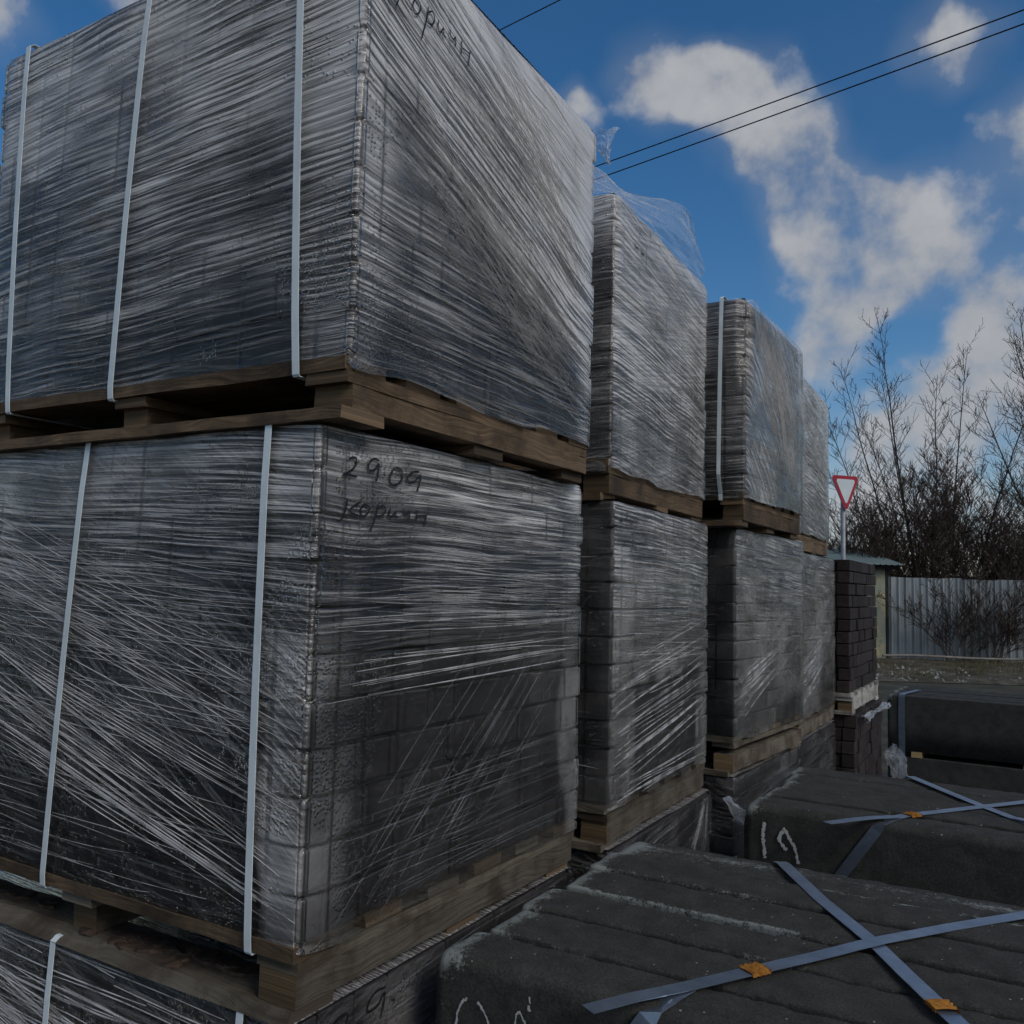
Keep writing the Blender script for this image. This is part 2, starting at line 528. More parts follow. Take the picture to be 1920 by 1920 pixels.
def kerb_mat():
    m, n, l = mat('kerb_concrete')
    t = n.new('ShaderNodeTexCoord')
    oi = n.new('ShaderNodeObjectInfo')
    cb = n.new('ShaderNodeCombineXYZ')
    for i in range(3):
        l.new(mth(n, l, 'MULTIPLY', oi.outputs['Random'], 23.0 + 9 * i), cb.inputs[i])
    ad = n.new('ShaderNodeVectorMath')
    l.new(t.outputs['Object'], ad.inputs[0])
    l.new(cb.outputs[0], ad.inputs[1])
    a = nd(n, 'ShaderNodeTexNoise', inp={'Scale': 14.0, 'Detail': 7.0, 'Roughness': 0.65})
    l.new(ad.outputs[0], a.inputs['Vector'])
    g = nd(n, 'ShaderNodeTexNoise', inp={'Scale': 210.0, 'Detail': 3.0, 'Roughness': 0.75})
    l.new(ad.outputs[0], g.inputs['Vector'])
    cr_ = n.new('ShaderNodeValToRGB')
    cr_.color_ramp.elements[0].position = 0.3
    cr_.color_ramp.elements[0].color = (0.026, 0.0252, 0.0222, 1)
    cr_.color_ramp.elements[1].position = 0.75
    cr_.color_ramp.elements[1].color = (0.054, 0.0525, 0.047, 1)
    l.new(a.outputs['Fac'], cr_.inputs[0])
    gv = n.new('ShaderNodeHueSaturation')
    l.new(mrange(n, l, g.outputs['Fac'], 0.3, 0.7, 0.55, 1.6, smooth=False), gv.inputs['Value'])
    l.new(cr_.outputs[0], gv.inputs['Color'])
    at = n.new('ShaderNodeAttribute')
    at.attribute_name = 'bloom'
    w = nd(n, 'ShaderNodeTexNoise', inp={'Scale': 55.0, 'Detail': 9.0, 'Roughness': 0.85})
    l.new(ad.outputs[0], w.inputs['Vector'])
    k = mth(n, l, 'ADD', at.outputs['Fac'], mth(n, l, 'MULTIPLY_ADD', w.outputs['Fac'], 2.6, -1.42))
    k = mth(n, l, 'ADD', k, mth(n, l, 'MULTIPLY_ADD', g.outputs['Fac'], 1.1, -0.55))
    kk = mrange(n, l, k, 0.40, 0.95, 0.0, 0.85)
    mx = n.new('ShaderNodeMix')
    mx.data_type = 'RGBA'
    l.new(kk, mx.inputs['Factor'])
    l.new(gv.outputs[0], mx.inputs['A'])
    mx.inputs['B'].default_value = (0.24, 0.26, 0.245, 1)
    # pale grains of aggregate
    vo = nd(n, 'ShaderNodeTexVoronoi', inp={'Scale': 75.0})
    l.new(ad.outputs[0], vo.inputs['Vector'])
    sc_ = n.new('ShaderNodeSeparateColor')
    l.new(vo.outputs['Color'], sc_.inputs[0])
    gr = mth(n, l, 'MULTIPLY', mth(n, l, 'LESS_THAN', vo.outputs['Distance'], 0.16), mth(n, l, 'GREATER_THAN', sc_.outputs[1], 0.93))
    mx2 = n.new('ShaderNodeMix')
    mx2.data_type = 'RGBA'
    l.new(gr, mx2.inputs['Factor'])
    l.new(mx.outputs['Result'], mx2.inputs['A'])
    mx2.inputs['B'].default_value = (0.30, 0.29, 0.25, 1)
    p = nd(n, 'ShaderNodeBsdfPrincipled', inp={'Roughness': 0.92, 'Specular IOR Level': 0.2})
    l.new(mx2.outputs['Result'], p.inputs['Base Color'])
    bp = nd(n, 'ShaderNodeBump', inp={'Strength': 0.45, 'Distance': 0.0022})
    l.new(mth(n, l, 'ADD', mth(n, l, 'MULTIPLY', a.outputs['Fac'], 0.25), g.outputs['Fac']), bp.inputs['Height'])
    l.new(bp.outputs[0], p.inputs['Normal'])
    finish(n, l, p.outputs[0])
    return m


M_KERB = kerb_mat()

# ------------------------------------------------------------------ setting: ground, road, verge
M_ASPH = noise_mat('asphalt', (0.022, 0.022, 0.024), (0.055, 0.055, 0.056), scale=3.0, rough=0.9, bump=0.5, bdist=0.006, fine=180,
                   c2=(0.07, 0.066, 0.06), c2scale=0.7, c2range=(0.55, 0.75))
M_VERGE = noise_mat('mossy_verge', (0.05, 0.042, 0.028), (0.22, 0.195, 0.15), scale=2.6, rough=0.95, bump=1.0, bdist=0.05, fine=40,
                    c2=(0.06, 0.052, 0.027), c2scale=1.3, c2range=(0.46, 0.60))
M_EARTH = noise_mat('earth', (0.03, 0.028, 0.02), (0.08, 0.075, 0.05), scale=2.0, rough=0.95, bump=0.8, bdist=0.05)


def sheet(name, pts, z, m):
    return struct(new_obj(name, pydata(name, [(x, y, z) for x, y in pts], [tuple(range(len(pts)))]), m))


sheet('ground', [(-400, -400), (400, -400), (400, 400), (-400, 400)], -0.008, M_EARTH)
sheet('road', [(-60, -30), (60, -30), (60, 22.6), (-60, 17.4 - 22)], 0.0, M_ASPH)
FD = Vector((0.875, 0.485))            # direction along the fence
FN = Vector((-0.485, 0.875))
F0 = Vector((-2.70, 26.1))


def fpt(a, b, z=0.0):
    q = F0 + FD * a + FN * b
    return (q.x, q.y, z)


nx, ny = 120, 34
vv, ff = [], []
for j in range(ny + 1):
    for i in range(nx + 1):
        a, b = -4 + 26 * i / nx, -6.2 + 7.5 * j / ny
        e = min(1, j / 10)
        z = 0.008 + e * (0.02 + 0.09 * float(fbm(a * 1.1, b * 1.1, 3))) + 0.035 * min(1, j) * float(vn(a * 5, b * 5, 8))
        if j == 0:
            b += 0.5 * float(vn(a * 1.3, 0.2, 2)) - 0.2
            z = 0.004
        vv.append(fpt(a, b, z))
for j in range(ny):
    for i in range(nx):
        k = j * (nx + 1) + i
        ff.append((k, k + 1, k + nx + 2, k + nx + 1))
struct(new_obj('verge', pydata('verge', vv, ff, smooth=True), M_VERGE))

# ------------------------------------------------------------------ timber, straps, pavers
_board_n = [0]


def board_mesh(name, L, wd, th, segs=6, bend=0.0, jag=0.0032, wane=0.0):
    segs = max(segs, int(L / 0.05))
    """sawn board along +x from 0..L, y 0..wd, z 0..th; UV u along the grain in metres"""
    _board_n[0] += 1
    sd = _board_n[0]
    prof = [(0, 0), (wd, 0), (wd, th), (0, th)]
    per = [0, wd, wd + th, 2 * wd + th, 2 * wd + 2 * th]
    v, uv, f = [], [], []
    for i in range(segs + 1):
        x = L * i / segs
        bz = bend * (4 * (x / L) * (1 - x / L))
        for k in range(5):
            y, z = prof[k % 4]
            n1 = float(vn(x * 9, k % 4 * 3.1, sd)) - 0.5
            n2 = float(vn(x * 9 + 40, k % 4 * 3.1, sd)) - 0.5
            if wane and k % 4 == 3:
                y += wane * float(vn(x * 3.2, 1.7, sd)) ** 1.2
            v.append((x, y + n1 * jag * 2, z + n2 * jag + bz))
            uv.append((x, per[k]))
    for i in range(segs):
        for k in range(4):
            a = i * 5 + k
            f.append((a, a + 5, a + 6, a + 1))
    # ends, own UV (rings)
    for i, fl in ((0, False), (segs, True)):
        b = len(v)
        for k in range(4):
            v.append(v[i * 5 + k])
            uv.append((0.02 * prof[k][0], prof[k][1] * 0.6 + 0.3))
        f.append((b, b + 1, b + 2, b + 3) if fl else (b + 3, b + 2, b + 1, b))
    return pydata(name, v, f, uv)


def wooden_pallet(th, wx, wy, seed, mats=(M_WOOD,), fine=True, h=0.14, bark=False):
    rd = random.Random(seed)
    pe = part_empty('wooden_pallet', th)

    def brd(nm, loc, alongx, L, wd, t, m=None, bend=0.0, wane=0.0, segs=6):
        me = board_mesh(nm, L, wd, t, segs, bend, wane=wane)
        o = new_obj(nm, me, [m or rd.choice(mats), M_ENDG], pe)
        if nm in ('stringer', 'block'):
            for pg in me.polygons[-2:]:
                pg.material_index = 1
        o.location = loc
        if not alongx:
            o.rotation_euler = (0, 0, math.pi / 2)
        return o
    # deck boards along x
    n = 6
    for i in range(n):
        y = i * (wy - 0.115) / (n - 1) + (rd.uniform(-.008, .008) if 0 < i < n - 1 else 0)
        jut = rd.uniform(-0.004, 0.012)
        brd('deck_board', (-wx - jut, y - (0.012 if i == 0 else 0), h - 0.0245), True, wx + jut + rd.uniform(-0.008, 0.002), 0.115, 0.0245)
    if bark:
        # flakes of bark left on the lower board
        for q in range(26):
            cx_, cy_ = (rd.uniform(-.62, -.14) if q < 19 else rd.uniform(-1.05, -.8)), rd.uniform(0.0, .075)
            n_ = rd.randint(5, 7)
            rr = rd.uniform(.018, .042)
            ring = [(cx_ + rr * rd.uniform(.8, 2.0) * math.cos(6.283 * j / n_), cy_ + rr * rd.uniform(.5, .9) * math.sin(6.283 * j / n_)) for j in range(n_)]
            zt_ = .0255 + rd.uniform(0, .003)
            vs = [(a_, b_, .0225) for a_, b_ in ring] + [(cx_ + (a_ - cx_) * .85, cy_ + (b_ - cy_) * .85, zt_ + rd.uniform(-.002, .002)) for a_, b_ in ring]
            fs = [(j, (j + 1) % n_, n_ + (j + 1) % n_, n_ + j) for j in range(n_)] + [tuple(range(n_, 2 * n_))]
            new_obj('bark_flake', pydata('bark_flake', vs, fs), M_BARK, pe)
    xs = [-0.100, -wx / 2 - 0.045 + rd.uniform(-0.03, 0.03), -wx + 0.0]
    for x in xs:
        # along y: rotated, so width grows to -x
        brd('cross_board', (x + 0.10, rd.uniform(-0.01, 0.004), h - 0.0245 - 0.0225), False, wy + rd.uniform(-.01, .012), 0.098, 0.0215)
        if x == xs[0]:
            brd('stringer', (x + 0.098, rd.uniform(0.0, 0.012), 0.023), False, wy - 0.01, 0.088, 0.0695, segs=10)
        else:
            for yy in (0.012, wy / 2 - 0.07, wy - 0.15):
                brd('block', (x + 0.094 + rd.uniform(-.02, .0), yy + rd.uniform(-.01, .01), 0.023), False, 0.145, 0.075, 0.0695, segs=2)
    for i, y in enumerate((0.0, wy / 2 - 0.06, wy - 0.12)):
        brd('bottom_board', (-wx - 0.005, y - (0.02 if i == 0 else 0) + rd.uniform(-.008, .008), 0.0), True, wx + rd.uniform(-0.02, 0.006),
            0.12, 0.0225, bend=0.0, wane=(0.05 if bark and i == 0 else 0.0), segs=14)
    return pe


def ribbon_mesh(name, path, width, across, thick=0.0012):
    """flat strap of given width along a polyline; across = unit width vectors (one or per point)"""
    n = len(path)
    P = [Vector(p) for p in path]
    A = [Vector(a).normalized() for a in (across if isinstance(across[0], (list, tuple, Vector)) else [across] * n)]
    v, f, uv = [], [], []
    d = 0.0
    for i in range(n):
        t = (P[min(i + 1, n - 1)] - P[max(i - 1, 0)]).normalized()
        a = (A[i] - t * A[i].dot(t)).normalized()
        nn = t.cross(a)
        if i:
            d += (P[i] - P[i - 1]).length
        for sx, sn in ((-1, -1), (1, -1), (1, 1), (-1, 1)):
            v.append(P[i] + a * (sx * width / 2) + nn * (sn * thick / 2))
            uv.append((d, sx))
    for i in range(n - 1):
        for k in range(4):
            a, b = i * 4 + k, i * 4 + (k + 1) % 4
            f.append((a, b, b + 4, a + 4))
    f.append((3, 2, 1, 0))
    e = (n - 1) * 4
    f.append((e, e + 1, e + 2, e + 3))
    return pydata(name, v, f, uv)


def block_mesh(name, lx, ly, lz, ch=0.003):
    bm = bmesh.new()
    bmesh.ops.create_cube(bm, size=1.0)
    for v in bm.verts:
        v.co = Vector((v.co.x * lx, v.co.y * ly, v.co.z * lz))
    bmesh.ops.bevel(bm, geom=bm.edges[:], offset=ch, segments=1, affect='EDGES')
    me = bpy.data.meshes.new(name)
    bm.to_mesh(me)
    bm.free()
    return me


_bl = {}


def block(L, d, h, m, nm='paver'):
    k = (round(L, 3), round(d, 3), round(h, 4), m.name)
    if k not in _bl:
        me = block_mesh(nm, L, d, h)
        me.materials.append(m)
        _bl[k] = me
    return _bl[k]


def lay_blocks(th, wx, wy, zb, H, courses, seed, m=M_PAVER, nm='paver', first=0.06, jig=0.003, inset=0.004, lens=(0.1, 0.1, 0.2),
               front=True, gap=0.006, zlo=0.0):
    rd = random.Random(seed)
    ch = H / courses
    d = 0.08
    joints = ([], [])
    for k in range(courses):
        zc = zb + ch * (k + 0.5)
        jr, jf = [0.0], [wx - d]
        joints[0].append(jf)
        joints[1].append(jr)
        if zc < zlo:
            continue
        # right face: y from 0 to wy, front face: x from -wx to -d
        y = 0.0
        ls = [first]
        while sum(ls) < wy - 0.05:
            ls.append(rd.choice(lens))
        ls[-1] += wy - sum(ls)
        if k % 2:
            ls = ls[:1] + ls[1:][::-1]
        for L in ls:
            L = round(L / 0.02) * 0.02 if L > 0.03 else 0.03
            o = new_obj(nm, block(L - gap, d, ch - gap, m, nm), None, th)
            o.location = (-d / 2 - inset + rd.uniform(-jig, jig), y + L / 2, zc)
            o.rotation_euler = (0, 0, math.pi / 2 + rd.uniform(-.012, .012))
            y += L
            jr.append(y)
        if front:
            x = -d - 0.002
            while x > -wx + 0.02:
                L = rd.choice(lens)
                if x - L < -wx - 0.03:
                    L = max(0.04, round((x + wx) / 0.02) * 0.02)
                o = new_obj(nm, block(L - gap, d, ch - gap, m, nm), None, th)
                o.location = (x - L / 2, d / 2 + inset + rd.uniform(-jig, jig), zc)
                o.rotation_euler = (0, 0, rd.uniform(-.012, .012))
                x -= L
                jf.append(wx + x)
    me = block_mesh(nm + '_core', wx - 2 * d + 0.03, wy - 2 * d + 0.03, H - 0.012)
    o = new_obj(nm + '_core', me, m, th)
    o.location = (-wx / 2, wy / 2, zb + H / 2)
    o['kind'] = 'stuff'
    return joints


# ------------------------------------------------------------------ the film wrap
class Film:
    def __init__(s, th, wx, wy, zb, H, courses, seed, look, res=0.010, bulge=0.004, joints=None, low=0.018):
        s.joints, s.low = joints, low
        s.th, s.wx, s.wy, s.zb, s.H, s.nc, s.seed, s.look, s.bulge = th, wx, wy, zb, H, courses, seed, look, bulge
        rd = np.random.default_rng(seed)
        s.co = rd.uniform(0.0, 0.006, (4, courses + 2))
        s.lens = [wx, wy, wx, wy]
        s.build(res)

    def joint(s, face, a, z):
        """1 over the open joints between pavers, 0 on their faces"""
        ch = s.H / s.nc
        dz = np.abs(z / ch - np.round(z / ch)) * ch
        jm = 0.8 * np.exp(-(dz / 0.0035) ** 2)
        k = np.clip((z / ch).astype(int), 0, s.nc - 1)
        for f in (0, 1):
            for c in range(s.nc):
                m = (face == f) & (k == c)
                js = s.joints[f][c]
                if not len(js) or not m.any():
                    continue
                dd = np.min(np.abs(a[m][:, None] - np.array(js)[None, :]), axis=1)
                jm[m] = np.maximum(jm[m], np.exp(-(dd / 0.0042) ** 2))
        return jm

    def off(s, face, a, z):
        """outward offset of the film at distance a along the face and height z above the pavers' base"""
        a = np.asarray(a, float)
        z = np.asarray(z, float)
        face = np.asarray(face)
        L = np.choose(face, s.lens)
        u = a + np.choose(face, [0, s.wx, s.wx + s.wy, 2 * s.wx + s.wy])
        ch = s.H / s.nc
        k = np.clip((z / ch).astype(int), 0, s.nc)
        cA = s.co[face, k]
        cB = s.co[(face + 1) % 4, k]
        dj = np.abs(z / ch - np.round(z / ch)) * ch
        pinch = 0.0055 * np.exp(-(dj / 0.0035) ** 2)
        tA, tB = np.exp(-(a / 0.018) ** 2), np.exp(-((L - a) / 0.018) ** 2)
        tight = np.clip(tA + tB, 0, 1)
        o = 0.004 + tA * (cA - pinch) + tB * (cB - pinch)
        o = o + (1 - tight) * (s.bulge * 2.2 * fbm(u * 3.1, z * 3.1, s.seed) + 0.002 * np.abs(vn(u * 5, z * 34 + u * 6, s.seed + 5) - 0.5))
        e = np.clip(z / s.H, 0, 1)
        o = o + s.bulge * np.sin(np.pi * e) * np.sin(np.pi * np.clip(a / L, 0, 1))
        o = o - 0.003 * ss(0.965, 1.0, e) ** 2
        return o

    def point(s, face, a, z, extra=0.0):
        o = s.off(face, a, z) + extra
        a = np.asarray(a, float)
        z = np.asarray(z, float)
        x = np.select([face == 0, face == 1, face == 2, face == 3], [-s.wx + a, o, -a, -s.wx - o])
        y = np.select([face == 0, face == 1, face == 2, face == 3], [-o, a, s.wy + o, s.wy - a])
        return np.stack([x, y, s.zb + z], -1)

    def build(s, res):
        cols = []
        for face in range(4):
            L = s.lens[face]
            n = int(L / (res if face < 2 else 0.06))
            for i in range(n + 1):
                a = L * i / n
                if i == n and face < 2:
                    cols += [(face, L - 0.006), (face, L - 0.003)]
                cols.append((face, a))
                if i == 0 and face < 2:
                    cols += [(face, 0.003), (face, 0.006)]
        fa = np.array([c[0] for c in cols])
        aa = np.array([c[1] for c in cols])
        L = np.choose(fa, s.lens)
        nr = int(s.H / res)
        zz = np.linspace(-s.low, s.H, nr + 1)
        ch = s.H / s.nc
        zz = np.unique(np.round(np.concatenate([zz] + [[k * ch - .005, k * ch - .002, k * ch + .002, k * ch + .005] for k in range(1, s.nc)]), 5))
        nr = len(zz) - 1
        F, Z = np.meshgrid(fa, zz)
        A, _ = np.meshgrid(aa, zz)
        LL, _ = np.meshgrid(L, zz)
        hem = 0.022 * (vn(A * 7, F * 3.0, s.seed + 2) - 0.4)
        Zh = Z + hem * np.clip(1 - Z / 0.05, 0, 1)
        JM = s.joint(F, A, Z) * ss(0.30, 0.55, fbm(A * 4, Z * 4, s.seed + 33))
        P = s.point(F, A, Zh, -0.0011 * JM)
        # end columns of a face meet the next face's first column: share the outward offset
        nc = len(cols)
        for j in range(nc):
            if aa[j] == 0.0 or abs(aa[j] - L[j]) < 1e-9:
                o = s.off(np.full(nr + 1, fa[j]), np.full(nr + 1, aa[j]), Zh[:, j]) - 0.003
                f = fa[j]
                sgn = {0: (-1, 0), 1: (0, -1), 2: (1, 0), 3: (0, 1)}[f]
                dirv = sgn if aa[j] == 0.0 else (-sgn[0], -sgn[1])
                P[:, j, 0] += dirv[0] * (o - 0.003)
                P[:, j, 1] += dirv[1] * (o - 0.003)
        U = A + np.choose(F, [0, s.wx, s.wx + s.wy, 2 * s.wx + s.wy])
        verts = P.reshape(-1, 3)
        wu = fbm(U * 3.5, Z * 3.5, s.seed + 60, 2) - 0.5
        wv = fbm(U * 3.5, Z * 3.5, s.seed + 70, 2) - 0.5
        UV = np.stack([U + 0.02 * wu + s.seed * 1.37, Z + 0.022 * wv + s.seed * 0.71], -1).reshape(-1, 2)
        T = np.clip(Z / s.H, 0, 1)
        SS = A / LL
        milk, mA, mB, wet = s.look(F, SS, T, A, Z, s.seed)
        mn = ss(0.3, 0.7, fbm(U * 7, Z * 9, s.seed + 80, 4)) - 0.5
        milk = np.clip(milk * (1 + 0.9 * mn * (1 - 0.75 * ss(0.4, 0.85, milk))), 0, 1)
        mA = mA * (0.55 + 0.45 * ss(0.3, 0.6, fbm(U * 3, Z * 8, s.seed + 90, 2)))
        milk = milk * (1 - 0.88 * JM * (1 - 0.65 * ss(.45, .85, milk)))
        mA = mA * (1 - 0.35 * JM)
        wet = wet * (1 - JM) * ss(0.42, 0.60, fbm(U * 9, Z * 9, s.seed + 95, 3))
        idx = np.arange((nr + 1) * nc).reshape(nr + 1, nc)
        q = []
        mi = []
        for j in range(nc):
            j2 = (j + 1) % nc
            a, b = idx[:-1, j], idx[:-1, j2]
            c, d = idx[1:, j2], idx[1:, j]
            q.append(np.stack([a, b, c, d], -1))
            mi.append(np.full(nr, 0 if fa[j] == 0 else 1))
        quads = np.concatenate(q)
        mi = np.concatenate(mi)
        # top sheet
        base = len(verts)
        tg = 24
        tv, tuv = [], []
        for j in range(tg + 1):
            for i in range(tg + 1):
                x, y = -s.wx * (1 - i / tg), s.wy * j / tg
                tv.append((x, y, s.zb + s.H + 0.002 + 0.008 * float(vn(x * 6, y * 6, s.seed))))
                tuv.append((x, y))
        tq = []
        for j in range(tg):
            for i in range(tg):
                k = base + j * (tg + 1) + i
                tq.append((k, k + 1, k + tg + 2, k + tg + 1))
        allv = np.concatenate([verts, np.array(tv)])
        allf = np.concatenate([quads, np.array(tq)])
        me = bpy.data.meshes.new('film_wrap')
        me.vertices.add(len(allv))
        me.vertices.foreach_set('co', allv.astype(np.float32).ravel())
        me.loops.add(len(allf) * 4)
        me.loops.foreach_set('vertex_index', allf.astype(np.int32).ravel())
        me.polygons.add(len(allf))
        me.polygons.foreach_set('loop_start', np.arange(0, len(allf) * 4, 4, dtype=np.int32))
        me.polygons.foreach_set('material_index', np.concatenate([mi, np.zeros(len(tq), int)]).astype(np.int32))
        me.polygons.foreach_set('use_smooth', np.ones(len(allf), dtype=bool))
        uvs = np.concatenate([UV, np.array(tuv)])
        lay = me.uv_layers.new(name='UVMap')
        lay.data.foreach_set('uv', uvs[allf.ravel()].astype(np.float32).ravel())
        nt = len(tv)
        for nm, arr, tp in (('milk', milk, .5), ('mA', mA, .6), ('mB', mB, .3), ('wet', wet, .2)):
            at = me.attributes.new(nm, 'FLOAT', 'POINT')
            at.data.foreach_set('value', np.concatenate([np.broadcast_to(arr, Z.shape).ravel(), np.full(nt, tp)]).astype(np.float32))
        me.update()
        me.validate()
        s.obj = new_obj('film_wrap', me, [film_for(*s.look.th[0]), film_for(*s.look.th[1])], s.th)

    def folds(s, groups, m=M_FOLD, sd=50):
        rd = np.random.default_rng(s.seed + sd)
        V, Fc = [], []
        for (face, n, P0, P1, Q0, Q1, jit, wr, lr) in groups:
            L = s.lens[face]
            for _ in range(n):
                k = rd.random()
                p = np.array(P0) * (1 - k) + np.array(P1) * k + rd.normal(0, jit, 2)
                q = np.array(Q0) * (1 - k) + np.array(Q1) * k + rd.normal(0, jit, 2)
                ln = rd.uniform(*lr)
                st = rd.uniform(0, 1 - ln)
                p, q = p + (q - p) * st, p + (q - p) * (st + ln)
                ns = 9
                t = np.linspace(0, 1, ns)
                bow = rd.normal(0, 0.006)
                sa = (p[0] + (q[0] - p[0]) * t) * L
                sz = (p[1] + (q[1] - p[1]) * t + bow * np.sin(np.pi * t)) * s.H
                ok = (sa > 0.004) & (sa < L - 0.004) & (sz > -0.01) & (sz < s.H - 0.004)
                if ok.sum() < 4:
                    continue
                sa, sz, t = sa[ok], sz[ok], t[ok]
                ns = len(t)
                w = rd.uniform(*wr) * (0.25 + 0.75 * np.sin(np.pi * np.linspace(0.04, 0.96, ns)) ** 0.6) / 2
                d = np.array([sa[-1] - sa[0], sz[-1] - sz[0]])
                d /= np.linalg.norm(d) + 1e-9
                nx_, nz_ = -d[1], d[0]
                fcs = np.full(ns, face)
                b = len(V)
                a1 = s.point(fcs, sa - nx_ * w, sz - nz_ * w, 0.0006)
                a2 = s.point(fcs, sa, sz, 0.0010 + w * 1.0)
                a3 = s.point(fcs, sa + nx_ * w, sz + nz_ * w, 0.0006)
                for i in range(ns):
                    V += [a1[i], a2[i], a3[i]]
                for i in range(ns - 1):
                    k0 = b + i * 3
                    Fc += [(k0, k0 + 3, k0 + 4, k0 + 1), (k0 + 1, k0 + 4, k0 + 5, k0 + 2)]
        if V:
            o = new_obj('film_fold', pydata('film_fold', V, Fc, smooth=False), m, s.obj)
            o['kind'] = 'stuff'

    def write(s, strokes, w=0.006):
        """marker strokes on the right face: lists of (y, z) in local metres (z above the pavers' base)"""
        for st in strokes:
            st = soften(st)
            fcs = np.full(len(st), 1)
            nn = normals2(st) * w / 2
            L_ = s.point(fcs, st[:, 0] - nn[:, 0], st[:, 1] - nn[:, 1], 0.0046)
            R_ = s.point(fcs, st[:, 0] + nn[:, 0], st[:, 1] + nn[:, 1], 0.0046)
            V = np.stack([L_, R_], 1).reshape(-1, 3)
            Fc = [(2 * i, 2 * i + 2, 2 * i + 3, 2 * i + 1) for i in range(len(st) - 1)]
            new_obj('marker_stroke', pydata('marker_stroke', V, Fc), M_INK, s.obj)


def soften(st):
    st = np.array(st, float)
    if len(st) > 2:
        for _ in range(2):
            a = st[:-1] * .75 + st[1:] * .25
            b = st[:-1] * .25 + st[1:] * .75
            st = np.concatenate([st[:1], np.stack([a, b], 1).reshape(-1, 2), st[-1:]])
    return st


def normals2(st):
    t = np.gradient(st, axis=0)
    t /= np.linalg.norm(t, axis=1, keepdims=True) + 1e-9
    return np.stack([-t[:, 1], t[:, 0]], 1)


GL = {
    '2': [[[0.061, 2.048], [0.078, 2.055], [0.085, 2.048], [0.079, 2.034], [0.06, 2.022], [0.044, 2.016], [0.058, 2.019], [0.087, 2.018]]],
    '9': [[[0.151, 2.057], [0.132, 2.06], [0.116, 2.044], [0.121, 2.033], [0.139, 2.037], [0.151, 2.055], [0.149, 2.037], [0.143, 2.016]]],
    '.': [[[0.164, 2.033], [0.170, 2.029]]],
    '0': [[[0.199, 2.05], [0.184, 2.034], [0.185, 2.014], [0.204, 2.014], [0.226, 2.029], [0.222, 2.049], [0.202, 2.05]]],
    '9b': [[[0.279, 2.051], [0.259, 2.05], [0.239, 2.036], [0.243, 2.024], [0.266, 2.028], [0.285, 2.05], [0.283, 2.028], [0.273, 2.011]]],
    'k': [[[0.063, 1.975], [0.06, 1.955], [0.047, 1.933]], [[0.098, 1.971], [0.062, 1.952], [0.094, 1.945]]],
    'o': [[[0.11, 1.969], [0.098, 1.957], [0.104, 1.944], [0.119, 1.949], [0.128, 1.964], [0.11, 1.969]]],
    'r': [[[0.151, 1.972], [0.144, 1.946], [0.131, 1.92]], [[0.149, 1.963], [0.166, 1.973], [0.175, 1.962], [0.162, 1.949], [0.147, 1.95]]],
    'i': [[[0.188, 1.968], [0.183, 1.953], [0.194, 1.95], [0.207, 1.966], [0.205, 1.951], [0.213, 1.952]]],
    'ch': [[[0.229, 1.97], [0.23, 1.96], [0.244, 1.959], [0.252, 1.97], [0.25, 1.951]]],
    'n': [[[0.275, 1.972], [0.273, 1.949]], [[0.276, 1.96], [0.305, 1.962]], [[0.308, 1.966], [0.3, 1.941]]],
}
DATE = sum([GL[k] for k in ('2', '9', '.', '0', '9b')], [])
WORD = sum([GL[k] for k in ('k', 'o', 'r', 'i', 'ch', 'n')], [])


def shift(strokes, y0, z0, ys, zs, y1, z1):
    """move strokes so that (y0,z0) lands on (y1,z1), scaled"""
    return [[[(y - y0) * ys + y1, (z - z0) * zs + z1] for y, z in st] for st in strokes]


# ---- looks: where the film is milky, ruffled, wet (its milkiness also carries painted light: upper tiers brighter, lower darker)
def mk_look(fn, th):
    fn.th = th
    return fn


def lk_U1(F, s, t, a, z, sd):
    n = fbm(a * 4, z * 4, sd)
    fr = F == 0
    milk_f = 0.34 + 0.46 * ss(0.25, 0.9, t) + 0.45 * ss(0.80, 0.97, s) * ss(0.35, 0.75, t) + 0.5 * (n - 0.5)
    milk_f -= 0.30 * ss(0.25, 0.05, t) * (s < 0.9)
    diag = ss(-0.06, 0.07, t - (0.70 - 0.56 * s) + 0.10 * (n - 0.5))     # pale upper right, clear lower left
    milk_r = 0.06 + 0.86 * diag + 0.12 * ss(.5, .2, s) * ss(.05, .3, t) + 0.24 * (n - 0.5) + 0.25 * ss(0.86, 0.97, s) - 0.2 * ss(0.18, 0.0, t) * (1 - ss(0.85, 0.95, s))
    milk_r += 0.30 * ss(0.14, 0.02, s)
    milk = np.where(fr, milk_f, milk_r)
    mA = np.where(fr, 0.95 - 0.5 * ss(0.9, 1.0, s) * ss(.5, .8, t), 0.15 + 0.7 * ss(0.6, 0.25, t) * ss(.1, -.05, t - (0.66 - 0.56 * s)))
    mB = np.where(fr, 0.25 * ss(0.5, 0.2, t), 0.15 + 0.85 * ss(-.12, 0.05, t - (0.62 - 0.60 * s)) * ss(.75, .35, t - (0.62 - .6 * s)))
    wet = np.where(fr, 0.15 + 0.5 * ss(0.40, 0.15, t) * ss(0.6, 0.85, s), 0.75 * ss(0.45, 0.2, s) * ss(0.65, 0.4, t))
    return np.clip(milk, 0.03, 0.98), mA, mB, wet


